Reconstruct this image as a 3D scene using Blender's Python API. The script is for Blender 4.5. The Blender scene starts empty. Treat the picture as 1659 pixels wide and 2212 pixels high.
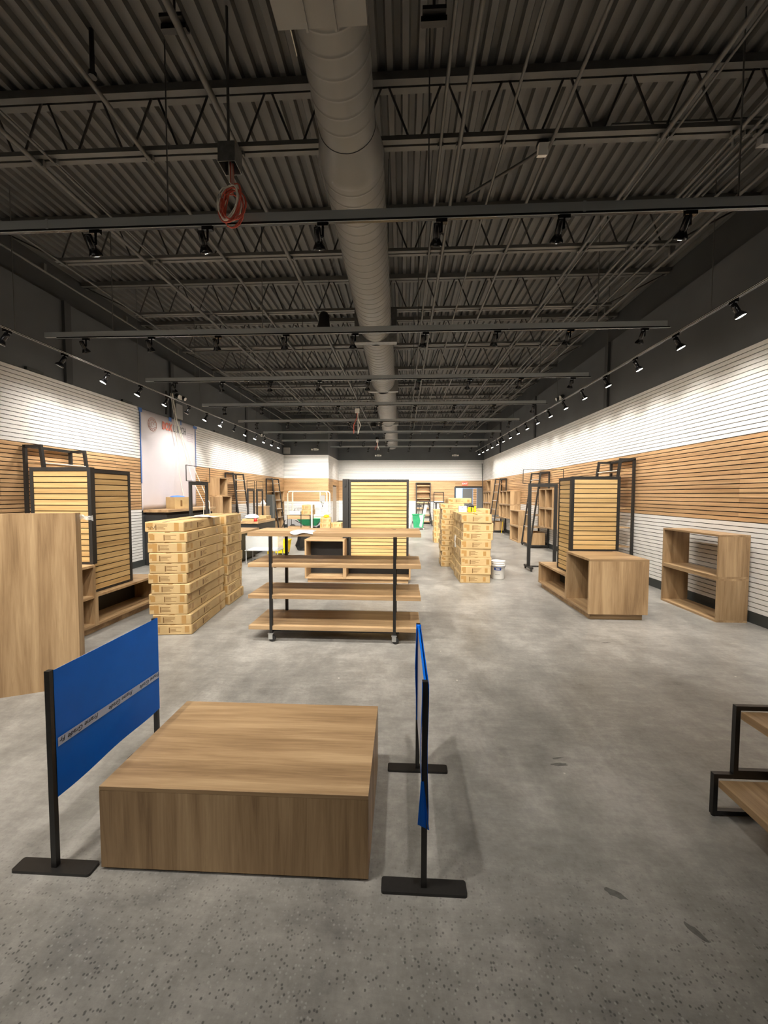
import bpy, bmesh, math, random
from mathutils import Vector, Matrix
random.seed(7)
SC = bpy.context.scene
COL = SC.collection

# ------------------------------------------------------------------ camera
H_CAM = 1.745
YAW, PITCH, ROLL, FPX = 0.04913, -0.04538, 0.00259, 831.0
fw = Vector((-math.sin(YAW)*math.cos(PITCH), math.cos(YAW)*math.cos(PITCH), math.sin(PITCH)))
rt = Vector((math.cos(YAW), math.sin(YAW), 0)); up = rt.cross(fw)
r2 = math.cos(ROLL)*rt + math.sin(ROLL)*up; u2 = -math.sin(ROLL)*rt + math.cos(ROLL)*up
cam_d = bpy.data.cameras.new('camera'); cam = bpy.data.objects.new('camera', cam_d); COL.objects.link(cam)
cam.matrix_world = Matrix(((r2.x, u2.x, -fw.x, 0), (r2.y, u2.y, -fw.y, 0), (r2.z, u2.z, -fw.z, H_CAM), (0, 0, 0, 1)))
cam_d.sensor_fit = 'HORIZONTAL'; cam_d.sensor_width = 36.0; cam_d.lens = FPX*36.0/1659.0
cam_d.clip_start = 0.05; cam_d.clip_end = 100
SC.camera = cam

# ------------------------------------------------------------------ world, exposure, lamp powers
w = bpy.data.worlds.new('world'); SC.world = w; w.use_nodes = True
w.node_tree.nodes['Background'].inputs[0].default_value = (0.05, 0.055, 0.06, 1)
w.node_tree.nodes['Background'].inputs[1].default_value = 0.2
vs = SC.view_settings
vs.view_transform = 'Standard'; vs.look = 'None'; vs.exposure = 1.87; vs.gamma = 1.0; vs.use_curve_mapping = False
W_CROSS, W_RIGHT, W_LEFT, W_BACKROOM = 70.0, 25.0, 27.0, 60.0
WARM = (1.0, 0.935, 0.845)
cy = SC.cycles
cy.max_bounces = 3; cy.diffuse_bounces = 3; cy.glossy_bounces = 1; cy.adaptive_threshold = 0.14; cy.debug_use_spatial_splits = True; cy.transmission_bounces = 2; cy.transparent_max_bounces = 6
cy.caustics_reflective = False; cy.caustics_refractive = False; cy.sample_clamp_indirect = 4.0

XL, XR, YB, YF = -6.277, 4.776, 23.30, -1.6
Z_TOP, Z_WT, Z_WB, Z_BASE = 3.81, 2.5908, 1.3716, 0.1524
Z_GYP, Z_DECK = 5.30, 5.93

# ------------------------------------------------------------------ materials
MATS = {}
def nt(name):
    m = bpy.data.materials.new(name); m.use_nodes = True; MATS[name] = m
    t = m.node_tree; return m, t, t.nodes['Principled BSDF']
def N(t, kind, **kw):
    n = t.nodes.new(kind)
    for k, v in kw.items():
        if k in n.inputs.keys(): n.inputs[k].default_value = v
        else: setattr(n, k, v)
    return n
def ramp(t, stops):
    r = t.nodes.new('ShaderNodeValToRGB'); e = r.color_ramp.elements
    while len(e) < len(stops): e.new(0.5)
    for i, (p, c) in enumerate(stops):
        e[i].position = p; e[i].color = (*c, 1) if len(c) == 3 else c
    return r
def plain(name, col, rough=0.5, metal=0.0, noise=0.0, nscale=30, emit=None, es=0, bump=0.0, spec=None, coat=0):
    m, t, b = nt(name)
    b.inputs['Base Color'].default_value = (*col, 1); b.inputs['Roughness'].default_value = rough; b.inputs['Metallic'].default_value = metal
    if spec is not None: b.inputs['Specular IOR Level'].default_value = spec
    if coat: b.inputs['Coat Weight'].default_value = coat
    if noise or bump:
        tc = N(t, 'ShaderNodeTexCoord'); n = N(t, 'ShaderNodeTexNoise', Scale=nscale, Detail=5.0)
        t.links.new(tc.outputs['Object'], n.inputs['Vector'])
        if noise:
            r = ramp(t, [(0.3, tuple(c*(1-noise) for c in col)), (0.7, tuple(min(1, c*(1+noise)) for c in col))])
            t.links.new(n.outputs['Fac'], r.inputs['Fac']); t.links.new(r.outputs['Color'], b.inputs['Base Color'])
        if bump:
            bp = N(t, 'ShaderNodeBump', Strength=bump, Distance=0.01)
            t.links.new(n.outputs['Fac'], bp.inputs['Height']); t.links.new(bp.outputs['Normal'], b.inputs['Normal'])
    if emit: b.inputs['Emission Color'].default_value = (*emit, 1); b.inputs['Emission Strength'].default_value = es
    return m
def wood(name, axis, dark, mid, light, rough=0.42, band=7.0, var=0.10):
    """laminate with the grain along AXIS of the object's own coordinates"""
    m, t, b = nt(name)
    tc = N(t, 'ShaderNodeTexCoord'); oi = N(t, 'ShaderNodeObjectInfo')
    mul = N(t, 'ShaderNodeVectorMath', operation='MULTIPLY_ADD')
    t.links.new(oi.outputs['Random'], mul.inputs[0]); mul.inputs[1].default_value = (7.3, 5.1, 9.7)
    t.links.new(tc.outputs['Object'], mul.inputs[2])
    def mapped(al, ac):
        mp = N(t, 'ShaderNodeMapping'); s = [ac, ac, ac]; s['XYZ'.index(axis)] = al; mp.inputs['Scale'].default_value = s
        t.links.new(mul.outputs[0], mp.inputs['Vector']); return mp
    m1, m2, m3 = mapped(0.55, band), mapped(1.6, 34.0), mapped(5.0, 160.0)
    n1 = N(t, 'ShaderNodeTexNoise', Scale=1.0, Detail=3.0, Distortion=0.6); t.links.new(m1.outputs[0], n1.inputs['Vector'])
    n2 = N(t, 'ShaderNodeTexNoise', Scale=1.0, Detail=6.0, Roughness=0.65, Distortion=1.2); t.links.new(m2.outputs[0], n2.inputs['Vector'])
    n3 = N(t, 'ShaderNodeTexNoise', Scale=1.0, Detail=3.0); t.links.new(m3.outputs[0], n3.inputs['Vector'])
    a = N(t, 'ShaderNodeMath', operation='MULTIPLY_ADD'); t.links.new(n1.outputs['Fac'], a.inputs[0]); a.inputs[1].default_value = 0.95; a.inputs[2].default_value = -0.30
    c = N(t, 'ShaderNodeMath', operation='MULTIPLY_ADD'); t.links.new(n2.outputs['Fac'], c.inputs[0]); c.inputs[1].default_value = 0.52; t.links.new(a.outputs[0], c.inputs[2])
    d = N(t, 'ShaderNodeMath', operation='MULTIPLY_ADD'); t.links.new(n3.outputs['Fac'], d.inputs[0]); d.inputs[1].default_value = 0.16; t.links.new(c.outputs[0], d.inputs[2])
    r = ramp(t, [(0.30, dark), (0.50, mid), (0.72, light)]); t.links.new(d.outputs[0], r.inputs['Fac'])
    hs = N(t, 'ShaderNodeHueSaturation'); t.links.new(r.outputs['Color'], hs.inputs['Color'])
    v = N(t, 'ShaderNodeMapRange'); v.inputs['To Min'].default_value = 1-var; v.inputs['To Max'].default_value = 1+var
    t.links.new(oi.outputs['Random'], v.inputs['Value']); t.links.new(v.outputs[0], hs.inputs['Value'])
    t.links.new(hs.outputs['Color'], b.inputs['Base Color'])
    b.inputs['Roughness'].default_value = rough; b.inputs['Specular IOR Level'].default_value = 0.35
    bp = N(t, 'ShaderNodeBump', Strength=0.08, Distance=0.002); t.links.new(d.outputs[0], bp.inputs['Height']); t.links.new(bp.outputs['Normal'], b.inputs['Normal'])
    return m
OAK = ((0.250, 0.155, 0.078), (0.395, 0.258, 0.136), (0.540, 0.376, 0.210))
WOOD = {a: wood('oak_laminate_'+a.lower(), a, *OAK) for a in 'XYZ'}
WSLAT = {a: wood('oak_slat_'+a.lower(), a, (0.40, 0.235, 0.115), (0.52, 0.325, 0.165), (0.62, 0.41, 0.225), var=0.09, band=14.0) for a in 'XY'}
WPAN = {a: wood('oak_panel_slat_'+a.lower(), a, (0.40, 0.255, 0.105), (0.53, 0.355, 0.155), (0.64, 0.45, 0.21), var=0.06, band=14.0) for a in 'XY'}
M_WHITE = plain('white_slat', (0.80, 0.79, 0.77), 0.45, noise=0.02, nscale=3)
M_GROOVE_W = plain('white_groove', (0.02, 0.019, 0.018), 0.7)
M_GROOVE_D = plain('dark_groove', (0.02, 0.012, 0.008), 0.8)
M_WALL = plain('charcoal_wall_paint', (0.100, 0.107, 0.113), 0.75, noise=0.12, nscale=1.2, bump=0.03)
M_WALLU = plain('upper_charcoal_paint', (0.058, 0.061, 0.064), 0.8, noise=0.12, nscale=1.2)
M_BASE = plain('grey_vinyl_base', (0.045, 0.050, 0.048), 0.5)
M_DECK = plain('deck_paint', (0.108, 0.107, 0.102), 0.55, noise=0.12, nscale=2.5)
M_STEEL = plain('joist_paint', (0.125, 0.124, 0.117), 0.5, noise=0.1, nscale=6)
M_WEB = plain('joist_web_paint', (0.05, 0.047, 0.044), 0.5)
M_DUCT = plain('duct_paint', (0.20, 0.198, 0.19), 0.42, noise=0.08, nscale=2.0)
M_PIPE = plain('conduit_paint', (0.095, 0.094, 0.089), 0.45, noise=0.1, nscale=3)
M_STRUT = plain('grey_strut', (0.33, 0.35, 0.355), 0.45)
M_RAIL = plain('black_track', (0.012, 0.012, 0.012), 0.25)
M_RAILB = plain('bare_track_metal', (0.80, 0.80, 0.78), 0.35, metal=0.2)
M_LAMP = plain('black_lamp_gloss', (0.008, 0.008, 0.009), 0.16)
M_BULB = plain('lit_lamp_face', (0.9, 0.85, 0.75), 0.3, emit=(1.0, 0.90, 0.75), es=14)
M_BULB0 = plain('unlit_lamp_face', (0.35, 0.34, 0.32), 0.1)
M_BLACK = plain('black_powder_coat', (0.014, 0.013, 0.012), 0.42, noise=0.15, nscale=60)
M_BLACK2 = plain('dark_bronze_frame', (0.018, 0.017, 0.016), 0.45, noise=0.1, nscale=30)
M_SHELFDARK = plain('dark_laminate', (0.022, 0.021, 0.020), 0.5)
M_BLUE = plain('blue_film', (0.0, 0.135, 0.66), 0.40, noise=0.06, nscale=5, bump=0.03, spec=0.2)
M_PALE = plain('pale_acrylic', (0.50, 0.50, 0.60), 0.2)
M_TAPEW = plain('white_print_tape', (0.42, 0.50, 0.68), 0.4)
M_INK = plain('black_ink', (0.012, 0.014, 0.02), 0.6)
M_KRAFT = None
M_TAPE = plain('brown_packing_tape', (0.40, 0.235, 0.085), 0.22)
M_PRINT = plain('brown_carton_print', (0.17, 0.088, 0.026), 0.7)
M_GREY = plain('grey_plastic', (0.30, 0.30, 0.30), 0.5)
M_CHROME = plain('zinc_caster', (0.60, 0.61, 0.60), 0.28, metal=0.9)
M_RUBBER = plain('black_rubber', (0.015, 0.015, 0.015), 0.6)
M_WPAINT = plain('white_paint', (0.78, 0.77, 0.74), 0.45)
M_CREAM = plain('cream_paint', (0.78, 0.76, 0.62), 0.4)
M_BANNER = plain('white_banner_vinyl', (0.66, 0.62, 0.66), 0.4, noise=0.03, nscale=2)
M_SALMON = plain('salmon_print', (0.72, 0.19, 0.13), 0.5)
M_SALMON2 = plain('pale_salmon_print', (0.70, 0.40, 0.36), 0.5)
M_GREYP = plain('grey_print', (0.16, 0.155, 0.16), 0.5)
M_LILAC = plain('lilac_print', (0.44, 0.40, 0.46), 0.5)
M_BTAPE = plain('blue_painters_tape', (0.06, 0.17, 0.50), 0.6)
M_WIREW = plain('white_wire', (0.80, 0.77, 0.68), 0.4)
M_WIRER = plain('red_wire', (0.62, 0.11, 0.07), 0.4)
M_GREEN = plain('green_plastic', (0.02, 0.26, 0.11), 0.4, noise=0.1, nscale=8)
M_YELLOW = plain('yellow_plastic', (0.86, 0.60, 0.01), 0.35)
M_RED = plain('red_plastic', (0.65, 0.02, 0.02), 0.35)
M_BAG = plain('black_plastic_sheet', (0.012, 0.012, 0.013), 0.22)
M_PLASTIC = plain('clear_white_plastic', (0.72, 0.74, 0.74), 0.25)
M_PAPER = plain('white_paper', (0.82, 0.82, 0.82), 0.6)
M_GALV = plain('galvanized_steel', (0.20, 0.20, 0.195), 0.4, metal=0.6, noise=0.2, nscale=20)
M_DOOR = plain('grey_door_paint', (0.13, 0.135, 0.135), 0.5)
M_DOORB = plain('beige_door_paint', (0.36, 0.31, 0.25), 0.5)
M_EXIT = plain('exit_red', (0.75, 0.05, 0.03), 0.4, emit=(1.0, 0.05, 0.03), es=0.35)
M_EXITW = plain('exit_letters', (0.9, 0.6, 0.5), 0.4, emit=(1.0, 0.65, 0.55), es=0.4)
M_BROOM = plain('backroom_wall', (0.45, 0.62, 0.78), 0.6)

def kraft():
    m, t, b = nt('kraft_cardboard')
    tc = N(t, 'ShaderNodeTexCoord'); oi = N(t, 'ShaderNodeObjectInfo')
    n = N(t, 'ShaderNodeTexNoise', Scale=6.0, Detail=6.0); t.links.new(tc.outputs['Object'], n.inputs['Vector'])
    r = ramp(t, [(0.3, (0.445, 0.305, 0.138)), (0.7, (0.535, 0.378, 0.182))]); t.links.new(n.outputs['Fac'], r.inputs['Fac'])
    hs = N(t, 'ShaderNodeHueSaturation'); v = N(t, 'ShaderNodeMapRange'); v.inputs['To Min'].default_value = 0.92; v.inputs['To Max'].default_value = 1.06
    t.links.new(oi.outputs['Random'], v.inputs['Value']); t.links.new(v.outputs[0], hs.inputs['Value']); t.links.new(r.outputs['Color'], hs.inputs['Color'])
    t.links.new(hs.outputs['Color'], b.inputs['Base Color']); b.inputs['Roughness'].default_value = 0.7
    return m
M_KRAFT = kraft()

def concrete():
    m, t, b = nt('polished_concrete')
    tc = N(t, 'ShaderNodeTexCoord')
    def noise(sc, det=6.0, rough=0.6, dist=0.0, stretch=None):
        n = N(t, 'ShaderNodeTexNoise', Scale=sc, Detail=det, Roughness=rough, Distortion=dist)
        if stretch:
            mp = N(t, 'ShaderNodeMapping'); mp.inputs['Scale'].default_value = stretch; mp.inputs['Rotation'].default_value = (0, 0, 0.35)
            t.links.new(tc.outputs['Object'], mp.inputs['Vector']); t.links.new(mp.outputs[0], n.inputs['Vector'])
        else: t.links.new(tc.outputs['Object'], n.inputs['Vector'])
        return n
    big = noise(0.45, 4, 0.55, 0.2); mid = noise(1.9, 12, 0.72, 0.25, (1.0, 0.6, 1)); fine = noise(30, 5, 0.65); mid2 = noise(6.0, 10, 0.75, 0.15, (0.55, 1.9, 1))
    r1 = ramp(t, [(0.28, (0.112, 0.109, 0.101)), (0.46, (0.200, 0.194, 0.180)), (0.60, (0.265, 0.256, 0.236)), (0.80, (0.385, 0.372, 0.345))])
    mx = N(t, 'ShaderNodeMath', operation='MULTIPLY_ADD'); t.links.new(mid.outputs['Fac'], mx.inputs[0]); mx.inputs[1].default_value = 1.05; mx.inputs[2].default_value = -0.46
    mz = N(t, 'ShaderNodeMath', operation='MULTIPLY_ADD'); t.links.new(mid2.outputs['Fac'], mz.inputs[0]); mz.inputs[1].default_value = 0.55; t.links.new(mx.outputs[0], mz.inputs[2])
    m2 = N(t, 'ShaderNodeMath', operation='MULTIPLY_ADD'); t.links.new(big.outputs['Fac'], m2.inputs[0]); m2.inputs[1].default_value = 0.55; t.links.new(mz.outputs[0], m2.inputs[2])
    t.links.new(m2.outputs[0], r1.inputs['Fac'])
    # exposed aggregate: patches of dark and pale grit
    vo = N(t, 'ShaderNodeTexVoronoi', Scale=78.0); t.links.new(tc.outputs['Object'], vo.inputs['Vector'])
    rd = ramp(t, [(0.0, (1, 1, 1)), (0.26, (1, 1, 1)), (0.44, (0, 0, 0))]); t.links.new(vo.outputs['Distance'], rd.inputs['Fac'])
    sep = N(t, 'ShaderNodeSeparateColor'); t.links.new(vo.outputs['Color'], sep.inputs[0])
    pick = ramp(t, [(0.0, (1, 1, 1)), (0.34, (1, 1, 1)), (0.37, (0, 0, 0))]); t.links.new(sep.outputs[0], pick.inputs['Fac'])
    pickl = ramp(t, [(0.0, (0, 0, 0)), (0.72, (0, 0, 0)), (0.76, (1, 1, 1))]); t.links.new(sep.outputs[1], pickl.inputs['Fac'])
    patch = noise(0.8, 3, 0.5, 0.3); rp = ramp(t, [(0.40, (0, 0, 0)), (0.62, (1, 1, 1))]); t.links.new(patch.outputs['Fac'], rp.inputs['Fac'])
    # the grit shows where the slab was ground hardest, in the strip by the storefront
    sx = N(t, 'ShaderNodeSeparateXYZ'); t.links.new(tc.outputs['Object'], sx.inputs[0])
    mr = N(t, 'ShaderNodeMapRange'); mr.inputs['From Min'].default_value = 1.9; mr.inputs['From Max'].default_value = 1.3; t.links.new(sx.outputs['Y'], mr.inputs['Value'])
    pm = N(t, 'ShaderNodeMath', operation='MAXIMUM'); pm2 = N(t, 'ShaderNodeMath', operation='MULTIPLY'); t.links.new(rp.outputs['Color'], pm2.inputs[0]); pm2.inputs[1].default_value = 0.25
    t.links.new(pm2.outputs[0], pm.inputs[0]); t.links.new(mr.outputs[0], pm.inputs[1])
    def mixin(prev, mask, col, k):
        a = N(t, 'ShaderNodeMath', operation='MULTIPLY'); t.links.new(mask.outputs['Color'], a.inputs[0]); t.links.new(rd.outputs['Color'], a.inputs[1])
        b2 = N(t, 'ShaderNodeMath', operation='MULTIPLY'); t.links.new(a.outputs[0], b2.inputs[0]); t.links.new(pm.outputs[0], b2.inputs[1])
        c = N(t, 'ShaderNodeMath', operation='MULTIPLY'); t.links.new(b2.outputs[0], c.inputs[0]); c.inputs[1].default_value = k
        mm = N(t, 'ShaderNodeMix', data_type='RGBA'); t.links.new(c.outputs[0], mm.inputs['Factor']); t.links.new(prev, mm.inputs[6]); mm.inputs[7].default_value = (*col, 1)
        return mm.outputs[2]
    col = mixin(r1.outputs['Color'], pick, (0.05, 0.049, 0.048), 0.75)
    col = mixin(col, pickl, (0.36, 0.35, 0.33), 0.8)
    fm = ramp(t, [(0.3, (0.90, 0.90, 0.90)), (0.7, (1.08, 1.08, 1.08))]); t.links.new(fine.outputs['Fac'], fm.inputs['Fac'])
    mf = N(t, 'ShaderNodeMix', data_type='RGBA', blend_type='MULTIPLY'); mf.inputs['Factor'].default_value = 1; t.links.new(col, mf.inputs[6]); t.links.new(fm.outputs['Color'], mf.inputs[7])
    # scattered plaster flecks
    v2 = N(t, 'ShaderNodeTexVoronoi', Scale=2.6); t.links.new(tc.outputs['Object'], v2.inputs['Vector'])
    r3 = ramp(t, [(0.0, (1, 1, 1)), (0.018, (1, 1, 1)), (0.028, (0, 0, 0))]); t.links.new(v2.outputs['Distance'], r3.inputs['Fac'])
    mw = N(t, 'ShaderNodeMix', data_type='RGBA'); t.links.new(r3.outputs['Color'], mw.inputs['Factor']); t.links.new(mf.outputs[2], mw.inputs[6]); mw.inputs[7].default_value = (0.62, 0.60, 0.55, 1)
    t.links.new(mw.outputs[2], b.inputs['Base Color'])
    rr = ramp(t, [(0.30, (0.30, 0.30, 0.30)), (0.70, (0.46, 0.46, 0.46))]); t.links.new(mid.outputs['Fac'], rr.inputs['Fac']); t.links.new(rr.outputs['Color'], b.inputs['Roughness'])
    b.inputs['Specular IOR Level'].default_value = 0.5
    bp = N(t, 'ShaderNodeBump', Strength=0.05, Distance=0.002); t.links.new(fine.outputs['Fac'], bp.inputs['Height']); t.links.new(bp.outputs['Normal'], b.inputs['Normal'])
    return m
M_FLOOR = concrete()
M_SCUFF = plain('floor_scuff', (0.12, 0.117, 0.11), 0.5, noise=0.25, nscale=40)
def glass(name, col, alpha):
    m, t, b = nt(name)
    b.inputs['Base Color'].default_value = (*col, 1); b.inputs['Roughness'].default_value = 0.08
    tr = N(t, 'ShaderNodeBsdfTransparent'); mx = N(t, 'ShaderNodeMixShader'); mx.inputs[0].default_value = alpha
    t.links.new(tr.outputs[0], mx.inputs[1]); t.links.new(b.outputs[0], mx.inputs[2]); t.links.new(mx.outputs[0], t.nodes['Material Output'].inputs['Surface'])
    return m
M_GLASS = glass('clear_acrylic', (0.75, 0.78, 0.78), 0.28)
M_FILM = glass('crinkled_clear_film', (0.85, 0.85, 0.83), 0.55)

# ------------------------------------------------------------------ mesh helpers
class MB:
    def __init__(s): s.v = []; s.f = []; s.sm = []
    def add(s, vs_, fs, smooth=False):
        o = len(s.v); s.v += [tuple(p) for p in vs_]
        for f in fs: s.f.append(tuple(i+o for i in f)); s.sm.append(smooth)
        return s
    def box(s, x0, x1, y0, y1, z0, z1, M=None):
        p = [Vector((x, y, z)) for z in (z0, z1) for y in (y0, y1) for x in (x0, x1)]
        if M is not None: p = [M @ q for q in p]
        return s.add(p, [(0, 2, 3, 1), (4, 5, 7, 6), (0, 1, 5, 4), (2, 6, 7, 3), (0, 4, 6, 2), (1, 3, 7, 5)])
    def bar(s, a, b, wx, wy, upv=(0, 0, 1)):
        a, b = Vector(a), Vector(b); d = (b-a).normalized(); u = Vector(upv)
        if abs(d.dot(u)) > 0.98: u = Vector((0, 1, 0))
        x = d.cross(u).normalized(); y = x.cross(d)
        p = [c + x*sx*wx/2 + y*sy*wy/2 for c in (a, b) for sy in (-1, 1) for sx in (-1, 1)]
        return s.add(p, [(0, 1, 3, 2), (4, 6, 7, 5), (0, 4, 5, 1), (2, 3, 7, 6), (0, 2, 6, 4), (1, 5, 7, 3)])
    def cyl(s, a, b, ra, rb=None, n=10, caps=True, smooth=True):
        rb = ra if rb is None else rb; a, b = Vector(a), Vector(b); d = (b-a).normalized()
        u = Vector((0, 0, 1)) if abs(d.z) < 0.9 else Vector((0, 1, 0)); x = d.cross(u).normalized(); y = x.cross(d)
        p = [c + (x*math.cos(2*math.pi*i/n) + y*math.sin(2*math.pi*i/n))*r for c, r in ((a, ra), (b, rb)) for i in range(n)]
        s.add(p, [(i, (i+1) % n, n+(i+1) % n, n+i) for i in range(n)], smooth)
        if caps: s.add(p[:n], [tuple(range(n))[::-1]]); s.add(p[n:], [tuple(range(n))])
        return s
    def tube(s, pts, r, n=6):
        pts = [Vector(p) for p in pts]; ring = []
        for i, p in enumerate(pts):
            d = (pts[min(i+1, len(pts)-1)] - pts[max(i-1, 0)])
            d = d.normalized() if d.length > 1e-9 else Vector((0, 0, 1))
            u = Vector((0.13, 0.31, 0.94)) if abs(d.z) < 0.9 else Vector((0.9, 0.42, 0.1))
            x = d.cross(u).normalized(); y = x.cross(d)
            ring += [p + (x*math.cos(2*math.pi*k/n) + y*math.sin(2*math.pi*k/n))*r for k in range(n)]
        fs = [(i*n+k, i*n+(k+1) % n, (i+1)*n+(k+1) % n, (i+1)*n+k) for i in range(len(pts)-1) for k in range(n)]
        s.add(ring, fs, True); s.add(ring[:n], [tuple(range(n))[::-1]]); return s.add(ring[-n:], [tuple(range(n))])
    def loft(s, rings, n, closed=False, smooth=True):      # rings: lists of n points
        o = [q for r in rings for q in r]
        return s.add(o, [(i*n+k, i*n+(k+1) % n, (i+1)*n+(k+1) % n, (i+1)*n+k) for i in range(len(rings)-1) for k in range(n)], smooth)
    def lathe(s, prof, c=(0, 0, 0), n=20, smooth=True):    # prof: (r, z)
        c = Vector(c); return s.loft([[c + Vector((r*math.cos(2*math.pi*k/n), r*math.sin(2*math.pi*k/n), z)) for k in range(n)] for r, z in prof], n, smooth=smooth)
    def quad(s, a, b, c, d): return s.add([a, b, c, d], [(0, 1, 2, 3)])
    def mesh(s, name, mat):
        me = bpy.data.meshes.new(name); me.from_pydata(s.v, [], s.f); me.update()
        me.polygons.foreach_set('use_smooth', s.sm)
        bm = bmesh.new(); bm.from_mesh(me); bmesh.ops.recalc_face_normals(bm, faces=bm.faces); bm.to_mesh(me); bm.free()
        me.materials.append(mat); return me
    def build(s, name, mat, parent=None, bevel=0):
        o = bpy.data.objects.new(name, s.mesh(name, mat)); COL.objects.link(o)
        if parent is not None: o.parent = parent
        if bevel:
            b = o.modifiers.new('edge', 'BEVEL'); b.width = bevel; b.segments = 2; b.limit_method = 'ANGLE'
        return o
def B(name, mat, parent, *boxes, bevel=0):
    m = MB()
    for b in boxes: m.box(*b)
    return m.build(name, mat, parent, bevel)
def put(name, me, parent=None, loc=(0, 0, 0), rot=None):
    o = bpy.data.objects.new(name, me); COL.objects.link(o); o.location = loc
    if rot: o.rotation_euler = rot
    if parent is not None: o.parent = parent
    return o
def tag(o, label, cat, group=None, kind=None):
    if label: o['label'] = label
    if cat: o['category'] = cat
    if group: o['group'] = group
    if kind: o['kind'] = kind
    return o
def struct(o): o['kind'] = 'structure'; return o
def thing(name, label, cat, loc=(0, 0, 0), rz=0, group=None):
    o = bpy.data.objects.new(name, None); o.empty_display_size = 0.1; COL.objects.link(o)
    o.location = loc; o.rotation_euler = (0, 0, rz); return tag(o, label, cat, group)
def copy_tree(o, parent=None):
    c = o.copy(); COL.objects.link(c)
    if parent is not None: c.parent = parent
    for ch in list(o.children): copy_tree(ch, c)
    return c
def text_mesh(body, size, mat, ext=0.001, align='LEFT', space=1.0, bold=0.0):
    cu = bpy.data.curves.new('txt', 'FONT'); cu.body = body; cu.size = size; cu.extrude = ext; cu.align_x = align; cu.resolution_u = 3; cu.space_character = space; cu.offset = bold
    ob = bpy.data.objects.new('txt', cu); COL.objects.link(ob); dg = bpy.context.evaluated_depsgraph_get()
    me = bpy.data.meshes.new_from_object(ob.evaluated_get(dg)); bpy.data.objects.remove(ob); bpy.data.curves.remove(cu)
    me.materials.clear(); me.materials.append(mat); return me
ORD = ['first', 'second', 'third', 'fourth', 'fifth', 'sixth', 'seventh', 'eighth', 'ninth', 'tenth', 'eleventh', 'twelfth', 'thirteenth',
       'fourteenth', 'fifteenth', 'sixteenth', 'seventeenth', 'eighteenth', 'nineteenth', 'twentieth']

# ================================================================== ROOM SHELL
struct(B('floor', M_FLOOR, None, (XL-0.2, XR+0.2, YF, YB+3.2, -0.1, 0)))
FL = bpy.data.objects['floor']
for cx, cy_, ln, wd, an in ((1.02, 2.47, 0.085, 0.022, 0.1), (1.03, 2.53, 0.06, 0.012, 0.15), (0.93, 1.66, 0.07, 0.028, -0.5), (1.18, 1.52, 0.06, 0.022, -0.9), (-1.9, 1.25, 0.05, 0.02, 0.6), (2.4, 4.6, 0.09, 0.02, 0.2)):
    rr = random.Random(int(cx*100)); m = MB(); n = 14
    m.add([(cx+0.75*(ln*math.cos(a)*math.cos(an)-wd*math.sin(a)*math.sin(an))*q, cy_+0.75*(ln*math.cos(a)*math.sin(an)+wd*math.sin(a)*math.cos(an))*q, 0.0006) for a, q in ((2*math.pi*k/n, rr.uniform(0.6, 1.15)) for k in range(n))], [tuple(range(n))])
    m.build('scuff_mark', M_SCUFF, FL)
PITCH_S = (Z_TOP-Z_WT)/18; GRV = 0.0110; THK = 0.026
def slats(wall, side, plane, runs, split):
    """18 slats per band on a wall facing SIDE: runs = [(start, end)] along the wall; wooden ones in 2.44 m boards"""
    cache = {}
    for band, (zb, kind) in enumerate(((Z_BASE, 'w'), (Z_WB, 'o'), (Z_WT, 'w'))):
        p = (Z_WB-Z_BASE)/18 if band == 0 else PITCH_S
        for a, b in runs:
            segs = [(a, b)] if kind == 'w' else [(a+i*split, min(b, a+(i+1)*split)) for i in range(int(math.ceil((b-a)/split-1e-6)))]
            for (s0, s1) in segs:
                L = round(s1-s0, 4); key = (L, kind)
                if key not in cache:
                    x0, x1 = (-THK, 0) if side > 0 else (0, THK)
                    cache[key] = MB().box(x0, x1, 0, L-(0.0015 if kind == 'o' else 0), (GRV if kind == 'w' else GRV*1.18)/2, p-(GRV if kind == 'w' else GRV*1.18)/2).mesh('slat', M_WHITE if kind == 'w' else WSLAT['Y'])
                for k in range(18): put('slat', cache[key], wall, (plane + (0 if side < 0 else 0), s0, zb+k*p))
# right wall (faces -X): slat fronts at XR
wr = struct(B('wall_right', M_WALL, None, (XR+THK+0.002, XR+0.22, YF, YB+0.2, 0, Z_GYP)))
B('groove_backing', M_GROOVE_W, wr, (XR+THK-0.004, XR+THK+0.003, YF, YB, Z_BASE, Z_WB), (XR+THK-0.004, XR+THK+0.003, YF, YB, Z_WT, Z_TOP))
B('groove_backing', M_GROOVE_D, wr, (XR+THK-0.004, XR+THK+0.003, YF, YB, Z_WB, Z_WT))
slats(wr, -1, XR, [(YF, YB)], 2.44)
wl = struct(B('wall_left', M_WALL, None, (XL-0.22, XL-THK-0.002, YF, YB+0.2, 0, Z_GYP)))
B('groove_backing', M_GROOVE_W, wl, (XL-THK-0.003, XL-THK+0.004, YF, 8.95, Z_BASE, Z_WB), (XL-THK-0.003, XL-THK+0.004, YF, 8.95, Z_WT, Z_TOP), (XL-THK-0.003, XL-THK+0.004, 11.4, 20.1, Z_BASE, Z_WB), (XL-THK-0.003, XL-THK+0.004, 11.4, 20.1, Z_WT, Z_TOP))
B('groove_backing', M_GROOVE_D, wl, (XL-THK-0.003, XL-THK+0.004, YF, 8.95, Z_WB, Z_WT), (XL-THK-0.003, XL-THK+0.004, 11.4, 20.1, Z_WB, Z_WT))
slats(wl, 1, XL, [(YF, 8.95), (11.4, 20.1)], 2.44)
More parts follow.
